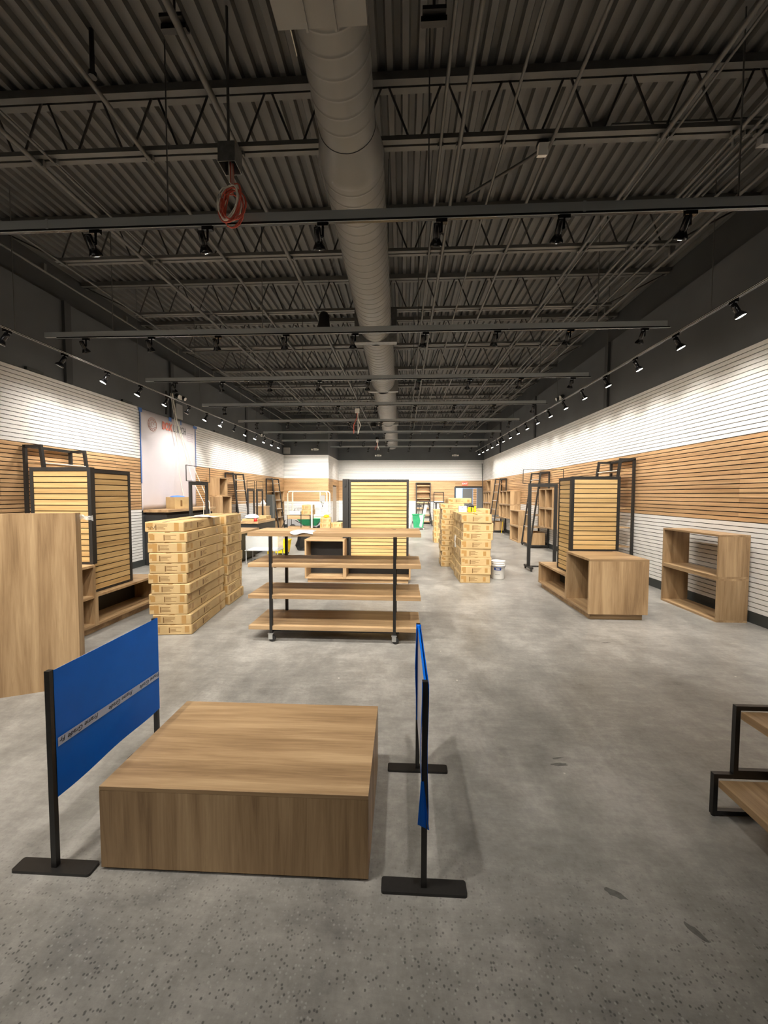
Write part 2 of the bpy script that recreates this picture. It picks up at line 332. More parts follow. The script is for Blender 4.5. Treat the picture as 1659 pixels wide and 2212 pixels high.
# upper walls set back above the gypsum board, pilasters
struct(B('wall_right_upper', M_WALLU, None, (XR+0.14, XR+0.30, YF, YB+0.2, Z_GYP, Z_DECK+0.12)))
struct(B('wall_left_upper', M_WALLU, None, (XL-0.30, XL-0.14, YF, YB+0.2, Z_GYP, Z_DECK+0.12)))
n = 1
for y in (4.4, 9.35, 14.3, 19.3):
    struct(B('trim_%d' % n, M_WALLU, None, (XR-0.03, XR+THK+0.01, y, y+0.14, Z_TOP+0.004, Z_GYP))); n += 1
for y in (6.95, 10.2, 15.2):
    struct(B('trim_%d' % n, M_WALLU, None, (XL-THK-0.01, XL+0.03, y, y+0.14, Z_TOP+0.004, Z_GYP))); n += 1
for i, (y0, y1) in enumerate(((6.2, 6.5), (8.4, 8.7), (12.6, 12.9))):
    struct(B('trim_%d' % n, M_BASE, None, (XL-THK-0.002, XL+0.02, y0, y1, Z_TOP+0.004, Z_TOP+0.05))); n += 1
struct(B('baseboard_right', M_BASE, None, (XR-0.002, XR+THK+0.003, YF, YB, 0, Z_BASE-0.001)))
struct(B('baseboard_left', M_BASE, None, (XL-THK-0.003, XL+0.002, YF, 20.1, 0, Z_BASE-0.001)))
def far_slats(wall, x0, x1, y, z0, z1, facing_x=None):
    for zb, p, kind in ((Z_BASE, (Z_WB-Z_BASE)/18, 'w'), (Z_WB, PITCH_S, 'o'), (Z_WT, PITCH_S, 'w')):
        m = MB(); g = MB()
        for k in range(18):
            a, b = zb+k*p+GRV/2, zb+(k+1)*p-GRV/2
            if a < z0 or b > z1: continue
            if facing_x is None: m.box(x0, x1, y-THK, y, a, b)
            else: m.box(facing_x, facing_x+THK, x0, x1, a, b)
        if m.v:
            o = m.build('slat_panel', M_WHITE if kind == 'w' else (WSLAT['X'] if facing_x is None else WSLAT['Y']), wall); o['kind'] = 'stuff'
        za, zc = max(z0, zb), min(z1, zb+18*p)
        if facing_x is None: g.box(x0, x1, y-0.004, y+0.003, za, zc)
        else: g.box(facing_x-0.003, facing_x+0.004, x0, x1, za, zc)
        if zc > za: g.build('groove_backing', M_GROOVE_W if kind == 'w' else M_GROOVE_D, wall)
# back wall with the door gap at X 3.12..4.70
DX0, DX1, DZ = 3.12, 4.72, 2.20
wb = struct(B('wall_back', M_WALL, None, (-4.0, DX0, YB+0.002, YB+0.2, 0, Z_DECK+0.1), (DX0, DX1, YB+0.002, YB+0.2, DZ, Z_DECK+0.1), (DX1, XR+0.2, YB+0.002, YB+0.2, 0, Z_DECK+0.1)))
far_slats(wb, -3.93, DX0, YB, Z_BASE, Z_TOP); far_slats(wb, DX0, XR-0.001, YB, DZ, Z_TOP)
struct(B('baseboard_back', M_BASE, None, (-3.93, DX0, YB-0.016, YB+0.002, 0, Z_BASE-0.001)))
# bump-out in the far left corner
wa = struct(B('wall_alcove', M_WALL, None, (XL-0.2, -3.93, 20.1, YB+0.2, 0, Z_DECK+0.1)))
far_slats(wa, XL+0.001, -3.93, 20.1-0.002, Z_BASE, Z_TOP)
far_slats(wa, 20.1, 21.3, 0, Z_BASE, Z_TOP, facing_x=-3.928); far_slats(wa, 21.3, 22.4, 0, 2.2, Z_TOP, facing_x=-3.928); far_slats(wa, 22.4, YB-0.016, 0, Z_BASE, Z_TOP, facing_x=-3.928)
struct(B('baseboard_alcove', M_BASE, None, (XL+0.003, -3.93, 20.082, 20.1, 0, Z_BASE-0.001)))
d1 = struct(B('door_1', M_DOORB, None, (-3.928, -3.895, 21.32, 22.38, 0.005, 2.18)))
MB().cyl((-3.895, 21.42, 1.0), (-3.84, 21.42, 1.0), 0.02).cyl((-3.84, 21.42, 1.0), (-3.84, 21.55, 1.0), 0.012).build('door_handle', M_CHROME, d1)
struct(B('wall_front', M_WALL, None, (XL-0.2, XR+0.2, YF-0.2, YF, 0, Z_DECK+0.1)))
# roof deck: fluted steel sheet
m = MB(); prof = []
x = XL-0.3; P6 = 0.1524
while x < XR+0.3:
    prof += [(x, 0.0), (x+0.058, 0.0), (x+0.076, 0.055), (x+0.134, 0.055)]; x += P6
pts = [(a, YF-0.1, Z_DECK+b) for a, b in prof] + [(a, YB+0.2, Z_DECK+b) for a, b in prof]
np_ = len(prof); m.add(pts, [(i, i+1, np_+i+1, np_+i) for i in range(np_-1)])
m.box(XL-0.3, XR+0.3, YF-0.1, YB+0.2, Z_DECK+0.09, Z_DECK+0.14)
struct(m.build('ceiling', M_DECK))
# back room behind the far door
br = struct(B('wall_backroom', M_BROOM, None, (2.2, 5.2, YB+3.0, YB+3.2, 0, 3.0), (2.0, 2.2, YB+0.21, YB+3.2, 0, 3.0), (5.2, 5.4, YB+0.21, YB+3.2, 0, 3.0), (2.0, 5.4, YB+0.21, YB+3.2, 3.0, 3.1)))
ld = bpy.data.lights.new('backroom_light', 'AREA'); ld.energy = W_BACKROOM; ld.color = (0.65, 0.82, 1.0); ld.size = 1.2
lo = bpy.data.objects.new('backroom_light', ld); COL.objects.link(lo); lo.location = (3.3, YB+1.6, 2.9)
d2 = struct(B('door_2', M_DOOR, None, (3.56, 4.16, YB-0.05, YB-0.01, 0.01, 2.12)))
MB().cyl((3.64, YB-0.05, 1.0), (3.64, YB-0.12, 1.0), 0.02).cyl((3.64, YB-0.12, 1.0), (3.76, YB-0.12, 1.0), 0.012).build('door_handle', M_CHROME, d2)
B('door_frame', M_WALLU, d2, (DX0-0.05, DX0+0.05, YB-0.03, YB+0.2, 0, DZ), (DX0+0.05, 4.74, YB-0.03, YB+0.2, DZ-0.06, DZ))
o = MB().box(4.18, 4.40, YB-0.06, YB, 0.02, DZ-0.08).build('slat_filler', WSLAT['X'], d2)
B('side_panel', M_DOOR, d2, (4.42, 4.74, YB-0.05, YB, 0.02, DZ-0.07))
for k in range(14): B('slat_gap', M_GROOVE_D, o, (4.185, 4.395, YB-0.063, YB-0.058, 0.3+k*0.13, 0.32+k*0.13))

# ================================================================== CEILING STEEL, DUCT, CONDUIT
JY = [4.07+1.757*k for k in range(-1, 11)]
ZB_, ZT_ = 5.28, 5.90
for j, y in enumerate(JY):
    lab = 'dark open-web steel roof joist, out of view above the camera' if j == 0 else 'dark open-web steel roof joist spanning the ceiling, %s from the camera' % (ORD[j-1] if j > 1 else 'nearest')
    J = thing('roof_joist', lab, 'joist', (0, y, 0), 0, 'open-web roof joists')
    B('bottom_chord', M_STEEL, J, (-5.32, 3.86, -0.066, -0.012, ZB_, ZB_+0.045), (-5.32, 3.86, 0.012, 0.066, ZB_, ZB_+0.045))
    B('top_chord', M_STEEL, J, (XL-0.12, XR+0.12, -0.075, -0.010, ZT_-0.05, ZT_+0.028), (XL-0.12, XR+0.12, 0.010, 0.075, ZT_-0.05, ZT_+0.028))
    m = MB(); x = -5.30; segs = [((XL-0.1, ZT_-0.03), (-5.25, ZB_+0.04))]
    while x < 3.7:
        segs += [((x+0.04, ZB_+0.03), (x+0.27, ZT_-0.03)), ((x+0.33, ZT_-0.03), (x+0.56, ZB_+0.03))]; x += 0.6
    segs.append(((3.80, ZB_+0.04), (XR+0.1, ZT_-0.03)))
    for (a, b), (c, d) in segs:
        if 1 <= j <= 4: MB().cyl((a, 0, b), (c, 0, d), 0.012, n=6).build('web_rod', M_WEB, J)
        else: m.cyl((a, 0, b), (c, 0, d), 0.012, n=5)
    if m.v: m.build('web', M_WEB, J)['kind'] = 'stuff'
# duct
D_ = thing('spiral_duct', 'grey round spiral air duct running the length of the ceiling', 'duct')
def dc(y):
    t = max(0, (y-6.5)/16.0); return Vector((-0.51-0.0085*(y-5), y, 4.93-0.22*t))
def dring(y, r, n=32):
    c = dc(y); return [c + Vector((r*math.cos(2*math.pi*k/n), 0, r*math.sin(2*math.pi*k/n))) for k in range(n)]
def section(y0, y1, ra, rb, pitch, ridge=0.0035):
    rings = [dring(y0, ra)]; y = y0+pitch*0.5
    while y < y1-0.03:
        r = ra+(rb-ra)*(y-y0)/(y1-y0)
        rings += [dring(y-0.02, r), dring(y-0.007, r), dring(y-0.003, r+ridge), dring(y+0.003, r+ridge), dring(y+0.007, r), dring(y+0.02, r)]; y += pitch
    rings.append(dring(y1, rb)); return MB().loft(rings, 32)
section(2.5, 3.44, 0.245, 0.245, 0.142).build('duct_section', M_DUCT, D_)
MB().loft([dring(3.44, 0.25), dring(3.47, 0.252), dring(3.70, 0.302), dring(3.74, 0.308), dring(3.78, 0.303)], 32).build('reducer', M_DUCT, D_)
section(3.78, 7.38, 0.30, 0.30, 0.142).build('duct_section', M_DUCT, D_)
section(7.52, 10.7, 0.315, 0.325, 0.16).build('duct_section', M_DUCT, D_)
section(10.82, 15.4, 0.335, 0.345, 0.18).build('duct_section', M_DUCT, D_)
section(15.5, 22.4, 0.35, 0.36, 0.30, 0.006).build('duct_section', M_DUCT, D_)
for y, r in ((7.45, 0.40), (10.76, 0.41), (15.45, 0.40)):
    c = dc(y); B('flange_plate', M_GALV if y < 8 else M_DUCT, D_, (c.x-r, c.x+r, y-0.07, y+0.07, c.z-0.30, c.z+0.34))
MB().add(dring(22.4, 0.36), [tuple(range(32))]).build('end_cap', M_DUCT, D_)
pb = B('plenum_box', M_DUCT, D_, (-0.80, -0.235, 0.6, 2.52, 4.66, 5.26)); B('seam', M_DUCT, pb, (-0.62, -0.605, 0.6, 2.53, 4.645, 4.66), (-0.44, -0.425, 0.6, 2.53, 4.645, 4.66))
B('paint_drip', M_WIREW, D_, (-0.772, -0.766, 2.56, 2.85, 4.86, 4.872))
for y in (5.0, 9.0, 13.2, 18.0): MB().cyl((dc(y).x-0.31, y, dc(y).z), (dc(y).x-0.31, y, Z_DECK), 0.006, n=5).cyl((dc(y).x+0.31, y, dc(y).z), (dc(y).x+0.31, y, Z_DECK), 0.006, n=5).build('hanger_rod', M_PIPE, D_)
# conduits along the room (x, z, radius, y0, y1)
CON = [(-5.55, 5.18, 0.020, 'hugging the left wall'), (-5.2, 5.25, 0.016, 'second from the left wall'), (-3.86, 5.22, 0.026, 'left of the hanging wire coil, thick'), (-3.70, 5.24, 0.014, 'thin, beside the thick left one'), (-2.66, 5.23, 0.022, 'halfway between duct and left wall'),
       (-1.70, 5.25, 0.030, 'passing over the hanging wire coil'), (0.36, 5.25, 0.016, 'just right of the round duct'), (0.55, 5.25, 0.022, 'second to the right of the round duct'), (0.98, 5.24, 0.014, 'thin, above the centre aisle'), (1.46, 5.25, 0.018, 'beside the white ceiling sensor'),
       (2.52, 5.24, 0.022, 'thick, right of the white ceiling sensor'), (2.60, 5.25, 0.012, 'thin, paired with a thick one'), (3.20, 5.24, 0.020, 'first of the right-hand bundle'), (3.32, 5.24, 0.014, 'second of the right-hand bundle'), (3.42, 5.25, 0.020, 'third of the right-hand bundle'),
       (3.62, 5.22, 0.016, 'fourth of the right-hand bundle'), (3.80, 5.16, 0.022, 'fifth, outermost of the right-hand bundle')]
for k, (x, z, r, lab) in enumerate(CON):
    c = tag(MB().cyl((x, 0.5, z), (x, 22.6 if k % 3 else 21.0, z), r, n=8).build('conduit_pipe', M_PIPE), 'painted ceiling conduit pipe, ' + lab, 'pipe', 'conduits along the ceiling')
    for y in JY[1:6]: B('pipe_clamp', M_STEEL, c, (x-r-0.012, x+r+0.012, y-0.02, y+0.02, z-r*0.3, ZB_+0.003))
def pipe_run(pts, r, lab): return tag(MB().tube(pts, r, 8).build('conduit_pipe', M_PIPE), lab, 'pipe', 'bent conduits')
pipe_run([(0.85, 5.55, 5.86), (1.5, 5.0, 5.86), (1.75, 4.75, 5.86), (2.2, 4.72, 5.86), (3.7, 4.72, 5.86), (3.85, 4.9, 5.86), (3.85, 5.7, 5.86)], 0.02, 'bent conduit elbowing across the deck right of the sensor')
pipe_run([(2.3, 4.60, 5.87), (3.9, 4.60, 5.87), (4.1, 4.75, 5.87), (4.1, 5.7, 5.87)], 0.016, 'shorter bent conduit nested beside the elbowing one')
tag(B('junction_box', M_PIPE, None, (2.1, 2.25, 4.62, 4.82, 5.82, 5.93)), 'small square junction box on the deck at the bent conduits', 'junction box')
for x, y, l in ((-1.80, 3.09, 'left of the duct'), (0.22, 3.14, 'right of the duct')):
    t = thing('ceiling_bracket', 'black square light bracket hanging near the top of view, ' + l, 'bracket', (x, y, 0), 0, 'black brackets near the camera')
    B('plate', M_BLACK, t, (-0.09, 0.09, -0.06, 0.06, 5.40, 5.43)); B('rail', M_BLACK, t, (-0.10, 0.10, -0.02, 0.02, 5.36, 5.40)); MB().cyl((0, 0, 5.43), (0, 0, Z_DECK), 0.012, n=6).build('stem', M_BLACK, t)
tag(MB().cyl((-2.83, 3.53, 5.55), (-2.83, 3.53, Z_DECK), 0.02, n=8).cyl((-2.83, 3.53, 5.52), (-2.83, 3.53, 5.56), 0.035, n=8).build('pipe_stub', M_BLACK), 'short black sprinkler stub dropping from the deck, upper left', 'pipe')
s_ = thing('ceiling_sensor', 'small white sensor box clipped under the nearest joist', 'sensor', (1.38, 4.09, 0))
MB().box(-0.045, 0.045, -0.03, 0.03, -0.05, 0.05, Matrix.Translation((0, 0, 5.20)) @ Matrix.Rotation(0.35, 4, 'X')).build('housing', M_WPAINT, s_); B('clip', M_BLACK2, s_, (-0.05, 0.05, -0.03, 0.05, 5.245, 5.285))
s_ = thing('ceiling_sensor', 'small pale sensor box at the far right end of a joist', 'sensor', (3.54, 4.10, 0))
MB().box(-0.07, 0.07, -0.04, 0.04, -0.04, 0.04, Matrix.Translation((0, 0, 5.21)) @ Matrix.Rotation(0.3, 4, 'X')).build('housing', M_GREY, s_); B('clip', M_BLACK2, s_, (-0.05, 0.05, -0.03, 0.05, 5.245, 5.285))
# box with the coil of wires
t = thing('hanging_electrical_box', 'open galvanized electrical box hanging on a rod, wires spilling out', 'electrical box', (-1.525, 3.43, -0.145))
B('box_shell', M_GALV, t, (-0.075, 0.075, -0.075, -0.07, 4.74, 4.90), (-0.075, 0.075, 0.07, 0.075, 4.74, 4.90), (-0.075, -0.07, -0.07, 0.07, 4.74, 4.90), (0.07, 0.075, -0.07, 0.07, 4.74, 4.90), (-0.075, 0.075, -0.075, 0.075, 4.90, 4.905))
MB().cyl((-0.01, 0, 4.90), (-0.01, 0, Z_DECK+0.145), 0.013, n=8).build('rod', M_PIPE, t)
t = thing('wire_coil', 'tangled loop of red and white wires below the electrical box', 'wire', (-1.525, 3.43, -0.145))
rnd = random.Random(3)
for k in range(7):
    pts = [(0.004*k-0.01, 0.005*k, 4.80), (0.004*k-0.005, 0.004*k, 4.62)]
    cx, cz, rx, rz_, ti = rnd.uniform(-0.02, 0.03), 4.43+rnd.uniform(-0.03, 0.03), rnd.uniform(0.06, 0.10), rnd.uniform(0.13, 0.18), rnd.uniform(0.2, 0.9)
    for i in range(34):
        a = math.pi/2 + i*2*math.pi/17; u, v = rx*math.cos(a)*(1+0.15*math.sin(i*0.5)), rz_*math.sin(a)
        pts.append((cx+u*math.cos(ti)+v*math.sin(ti)*0.6, 0.03*math.sin(i*0.37+k), cz+v*math.cos(ti)-u*math.sin(ti)))
    MB().tube(pts, 0.006, 5).build('wire_strand', M_WIREW if k in (0, 3, 5) else M_WIRER, t)
def drop(x, y, ztop, zbot, lab, big=1.0):
    t = thing('drop_cord', lab, 'wire', (x, y, 0), 0, 'drop cords')
    MB().cyl((0, 0, ztop), (0, 0, Z_DECK), 0.008, n=5).build('cord', M_PIPE, t)
    B('cord_box', M_WPAINT, t, (-0.06*big, 0.06*big, -0.04, 0.04, ztop-0.06, ztop+0.06))
    for i, (dx, mt) in enumerate(((-0.11, M_WIRER), (0.10, M_WIREW), (0.02, M_WIREW))):
        MB().tube([(0.01*i, 0, ztop-0.05), (0.01*i+dx*0.1, 0, ztop-0.2), (dx*0.9, 0.02*i, ztop-0.4), (dx*(0.9 if i != 1 else 0.2), 0.02*i, zbot)], 0.011*big, 6).build('wire_strand', mt, t)
drop(-1.31, 11.0, 4.12, 3.48, 'grey drop cord with white box and loose red and white wires')
drop(-1.14, 17.0, 4.1, 3.85, 'smaller drop cord with white plug near the far wall', 0.8)
# speakers
def speaker(x, y, z, lab):
    t = thing('pendant_speaker', lab, 'speaker', (x, y, 0), 0, 'pendant speakers')
    MB().lathe([(0.0, z+0.15), (0.06, z+0.15), (0.085, z+0.10), (0.115, z-0.13), (0.112, z-0.15)], n=20).build('shell', M_BLACK, t)
    MB().lathe([(0.112, z-0.15), (0.10, z-0.145), (0.0, z-0.14)], n=20).build('grille', M_RUBBER, t)
    MB().cyl((0, 0, z+0.15), (0, 0, z+0.32), 0.004, n=5).cyl((0, 0, z+0.32), (-0.18, 0, Z_DECK), 0.004, n=5).cyl((0, 0, z+0.32), (0.18, 0, Z_DECK), 0.004, n=5).build('cable', M_PIPE, t)
speaker(-1.42, 6.95, 4.83, 'black pendant speaker hanging left of the duct')
speaker(-1.25, 16.4, 4.75, 'far black pendant speaker beside the duct')
speaker(-1.36, 20.2, 4.6, 'farthest black pendant speaker near the back wall')
# ------------------------------------------------------------------ light tracks and heads
def head_proto(aim, mat_face, energy, angle, lit=True):
    a = Vector(aim).normalized(); t = thing('track_spotlight', None, 'spotlight')
    B('adapter', M_LAMP, t, (-0.05, 0.05, -0.018, 0.018, -0.035, 0.0)) if abs(a.y) > 0.5 else B('adapter', M_LAMP, t, (-0.018, 0.018, -0.05, 0.05, -0.035, 0.0))
    off = Vector((-0.045, 0, -0.12)) if abs(a.y) > 0.5 else Vector((0, -0.04, -0.12))
    MB().cyl((0, 0, -0.03), (0, 0, -0.12), 0.011, n=8).cyl((0, 0, -0.12), off, 0.013, n=8).build('yoke', M_LAMP, t)
    u = Vector((1, 0, 0)) if abs(a.x) < 0.9 else Vector((0, 1, 0)); x = a.cross(u).normalized(); y = a.cross(x)
    prof = [(0.0, -0.075), (0.026, -0.075), (0.031, -0.068), (0.031, 0.03), (0.028, 0.036), (0.040, 0.055), (0.058, 0.085), (0.060, 0.10), (0.052, 0.104)]
    n = 14
    MB().loft([[off + a*z + (x*math.cos(2*math.pi*k/n)+y*math.sin(2*math.pi*k/n))*r for k in range(n)] for r, z in prof], n).build('housing', M_LAMP, t)
    MB().loft([[off + a*z + (x*math.cos(2*math.pi*k/n)+y*math.sin(2*math.pi*k/n))*r for k in range(n)] for r, z in ((0.052, 0.102), (0.03, 0.106), (0.0001, 0.108))], n).build('lamp_face', mat_face, t)
    if lit:
        l = bpy.data.lights.new('spot', 'SPOT'); l.energy = energy; l.color = WARM; l.spot_size = math.radians(angle); l.spot_blend = 1.0; l.shadow_soft_size = 0.045
        lo = bpy.data.objects.new('spot', l); COL.objects.link(lo); lo.parent = t; lo.location = off + a*0.125; lo.rotation_euler = a.to_track_quat('-Z', 'Y').to_euler()
    return t
PROTO = {'cross': head_proto((0, 0.60, -0.80), M_BULB, W_CROSS, 105), 'right': head_proto((0.42, -0.14, -0.896), M_BULB, W_RIGHT, 112),
         'left': head_proto((-0.38, -0.27, -0.885), M_BULB, W_LEFT, 112), 'cross_off': head_proto((0, 0.60, -0.80), M_BULB0, 0, 105, False), 'left_off': head_proto((-0.38, -0.27, -0.885), M_BULB0, 0, 100, False)}
USED = set()
def head(kind, loc, lab, grp):
    if kind in USED: o = copy_tree(PROTO[kind])
    else: o = PROTO[kind]; USED.add(kind)
    o.location = loc; tag(o, lab, 'spotlight', grp); return o
TZ = 4.25
HX = [-5.12+1.092*k for k in range(9)]
for k in range(-2, 8):  # rear track is added out of view; its lit head fills the platform front
    y = 3.64+2.44*k; nm = ('directly above the camera', 'added unseen behind the camera as fill')[-1-k] if k < 0 else ORD[k] + ' from camera'
    t = thing('track_rail', 'grey suspended cross light track, ' + nm, 'light track', (0, y, 0), 0, 'cross light tracks')
    B('strut_channel', M_STRUT, t, (-5.80, 3.93, -0.021, 0.021, TZ+0.02, TZ+0.098))
    B('track_bar', M_RAIL, t, (-5.60, 3.97, -0.018, 0.018, TZ, TZ+0.02)); B('conductor', M_STRUT, t, (-5.60, 3.98, -0.0185, -0.012, TZ-0.002, TZ+0.002))
    for x in (-4.66, -2.22, 0.22, 2.92): MB().cyl((x, 0, TZ+0.07), (x, 0, Z_DECK), 0.007, n=5).build('hanger_rod', M_PIPE, t)
    for x in (-3.4, 1.6): B('strap', M_STRUT, t, (x-0.012, x+0.012, -0.024, 0.024, TZ+0.015, TZ+0.105))
    for i, x in enumerate(HX):
        head('cross' if k >= 0 or (k == -1 and i < 6) or (k == -2 and i == 2) else 'cross_off', (x, y, TZ), 'black spotlight on the %s cross track, %s from left' % (ORD[k] if k >= 0 else ('overhead', 'added unseen rear')[-1-k], ORD[i]), 'spotlights on cross tracks')
ZR, XTR, XTL = 4.05, 3.90, -5.40
t = thing('track_rail', 'long black wall-wash light track along the right wall', 'light track', (XTR, 0, 0))
B('track_bar', M_RAIL, t, (-0.018, 0.018, -1.2, 21.0, ZR, ZR+0.03)); B('conductor', M_RAILB, t, (-0.019, -0.012, -1.2, 21.0, ZR+0.0, ZR+0.006), (-0.019, -0.016, -1.2, 21.0, ZR+0.016, ZR+0.022))
for y in (1.0, 5.2, 7.7, 10.1, 14.0, 18.0): MB().cyl((0, y, ZR+0.03), (0, y, Z_DECK), 0.006, n=5).build('hanger_rod', M_PIPE, t)
t = thing('track_rail', 'long black wall-wash light track along the left wall', 'light track', (XTL, 0, 0))
B('track_bar', M_RAIL, t, (-0.018, 0.018, -1.2, 17.3, ZR-0.08, ZR-0.05)); B('conductor', M_RAILB, t, (0.012, 0.019, -1.2, 17.3, ZR-0.08, ZR-0.074), (0.016, 0.019, -1.2, 17.3, ZR-0.064, ZR-0.058))
for y in (1.0, 5.2, 7.7, 10.1, 14.0, 17.0): MB().cyl((0, y, ZR-0.05), (0, y, Z_DECK), 0.006, n=5).build('hanger_rod', M_PIPE, t)
for i in range(-3, 17):
    y = 4.86+0.969*i; lab = 'black wall-wash spotlight on the right track, %s from the camera' % ORD[i] if i >= 0 else 'black wall-wash spotlight on the right track, outside the view, %s before the first visible' % ORD[-i-1]
    head('right', (XTR, y, ZR), lab, 'right wall spotlights')
off = {0, 1, 5, 8}
for i in range(-3, 14):
    y = 5.09+0.893*i; lab = 'black wall-wash spotlight on the left track, %s from the camera' % ORD[i] if i >= 0 else 'black wall-wash spotlight on the left track, outside the view, %s before the first visible' % ORD[-i-1]
    head('left_off' if i in off else 'left', (XTL, y, ZR-0.08), lab, 'left wall spotlights')
# emergency lights
def emergency(x, y, z, rz, lab):
    t = thing('emergency_light', lab, 'emergency light', (x, y, z), rz, 'emergency lights')
    B('housing', M_WPAINT, t, (-0.09, 0.09, -0.05, 0.0, -0.06, 0.06), bevel=0.012)
    for s in (-1, 1):
        hd = MB().cyl((s*0.15, -0.02, 0.02), (s*0.15, -0.10, -0.02), 0.05, 0.062, n=12).build('lamp_head', M_BLACK, t); MB().cyl((s*0.15, -0.10, -0.02), (s*0.15, -0.108, -0.024), 0.05, n=12).build('lens', M_WPAINT, hd)
    B('bracket', M_BLACK, t, (-0.20, 0.20, -0.02, 0.0, -0.02, 0.03))
emergency(XR-0.005, 12.0, 4.68, math.pi/2*-1, 'white twin-head emergency light on the right charcoal wall, nearer one'); emergency(XR-0.005, 19.4, 4.35, -math.pi/2, 'white twin-head emergency light on the right charcoal wall, farther one')
emergency(XL-0.005, 10.6, 4.45, math.pi/2, 'white twin-head emergency light above the white banner'); emergency(XL-0.005, 16.8, 4.35, math.pi/2, 'white twin-head emergency light on the left charcoal wall, farther one')
emergency(-4.6, 20.09, 4.1, 0, 'white twin-head emergency light above the far left alcove')
emergency(-1.5, YB-0.002, 4.1, 0, 'white twin-head emergency light mid far wall below the duct'); emergency(3.1, YB-0.002, 4.1, 0, 'white twin-head emergency light far wall, above the exit sign')
tag(B('wall_cabinet', M_GREY, None, (XL+0.02, XL+0.36, 19.9, 20.06, 3.86, 4.18), bevel=0.01), 'pale square speaker box in the far left upper corner', 'speaker')

# ================================================================== FOREGROUND
# low wooden display platform
t = thing('display_platform', 'low oak laminate display platform between two blue film signs', 'platform', (-0.772, 2.015, 0), 0.006)
px, py, pz = 0.622, 0.366, 0.40
B('top_panel', WOOD['X'], t, (-px, px, -py, py, pz-0.02, pz), bevel=0.0015)
B('front_panel', WOOD['Z'], t, (-px, px, -py, -py+0.02, 0.012, pz-0.0205)); B('back_panel', WOOD['Z'], t, (-px, px, py-0.02, py, 0.012, pz-0.0205))
B('side_panel', WOOD['Z'], t, (-px, -px+0.02, -py+0.0205, py-0.0205, 0.012, pz-0.0205)); B('side_panel', WOOD['Z'], t, (px-0.02, px, -py+0.0205, py-0.0205, 0.012, pz-0.0205))
B('plinth', M_SHELFDARK, t, (-px+0.01, px-0.01, -py+0.01, py-0.01, 0, 0.013))
# sign stands
def rounded_plate(x0, x1, y0, y1, z0, z1, r):
    pts = []
    for cx, cy, a0 in ((x1-r, y1-r, 0), (x0+r, y1-r, 90), (x0+r, y0+r, 180), (x1-r, y0+r, 270)):
        for k in range(5):
            a = math.radians(a0+k*22.5); pts.append((cx+r*math.cos(a), cy+r*math.sin(a)))
    n = len(pts); return MB().add([(a, b, z0) for a, b in pts]+[(a, b, z1) for a, b in pts], [tuple(range(n))[::-1], tuple(range(n, 2*n))] + [(i, (i+1) % n, n+(i+1) % n, n+i) for i in range(n)])
def sign(x, y0, y1, lab, side):
    t = thing('sign_stand', lab, 'sign stand', (x, 0, 0), 0, 'blue film sign stands')
    for y in (y0, y1):
        rounded_plate(-0.188, 0.188, y-0.034, y+0.034, 0, 0.013, 0.012).build('base_plate', M_BLACK, t)
        B('pole', M_BLACK, t, (-0.0125, 0.0125, y-0.011, y+0.011, 0.013, 0.94))
    B('panel', M_PALE, t, (-0.004, 0.004, y0+0.012, y1-0.012, 0.335, 0.93))
    return t
t = sign(-1.608, 1.640, 2.385, 'black sign stand with bright blue film facing the platform', 1)
m = MB(); ny, nz = 26, 8                                   # film on the face towards the platform, wrapped round the poles
g = []
for i in range(ny+1):
    for k in range(nz+1):
        u, v = i/ny, k/nz; y = 1.640+0.009+u*(0.745+0.003); z = 0.338-0.012*math.sin(u*9)*0.4*(1-v)+v*(0.600+0.002*u)
        g.append((0.0145+0.0010*math.sin(u*math.pi)+0.0004*math.sin(9*u+5*v), y, z))
m.add(g, [(i*(nz+1)+k, (i+1)*(nz+1)+k, (i+1)*(nz+1)+k+1, i*(nz+1)+k+1) for i in range(ny) for k in range(nz)], False)
fl = m.build('blue_film', M_BLUE, t)
so = fl.modifiers.new('thickness', 'SOLIDIFY'); so.thickness = 0.001
B('film_fold', M_BLUE, t, (-0.0135, 0.014, 2.397, 2.3985, 0.34, 0.938))
tp = MB().add([(0.0185, 1.655, 0.574), (0.0185, 2.388, 0.546), (0.0185, 2.388, 0.588), (0.0185, 1.655, 0.616)], [(0, 1, 2, 3)])
tp = tp.build('printed_tape', M_TAPEW, t)
txt = text_mesh('Frame Grade', 0.034, M_INK, 0.0003)
sh = Matrix(((1, 0.25, 0, 0), (0, 1, 0, 0), (0, 0, 1, 0), (0, 0, 0, 1))); txt.transform(sh)
for k, y in enumerate((1.655+0.255*1-0.02, 1.655+0.255*2-0.02, 1.655+0.255*3-0.03)):
    o = put('printed_text', txt, tp, (0.0195, y, 0.610-0.038*(y-1.65)), None)   # printed upside down along the tape
    o.rotation_euler = Matrix(((0, 0, 1), (-1, 0, 0), (0, -1, 0))).to_euler()
ff = text_mesh('Fr', 0.034, M_INK, 0.0003); ff.transform(sh)
o = put('printed_text', ff, tp, (0.0195, 1.695, 0.609), Matrix(((0, 0, 1), (-1, 0, 0), (0, -1, 0))).to_euler())
t = sign(0.100, 1.636, 2.378, 'black sign stand seen edge-on with pale panel and blue film edges', -1)
def film(xa, xb, ya, yb, za, zb, wob=0.004, n=14):
    m = MB(); g = []
    for k in range(n+1):
        v = k/n; z = za+v*(zb-za); dx = wob*math.sin(7*v+1)*(1-v*0.6)
        g += [(xa+dx, ya, z), (xb+dx*1.2, yb, z)]
    return m.add(g, [(2*k, 2*k+1, 2*k+3, 2*k+2) for k in range(n)], True)
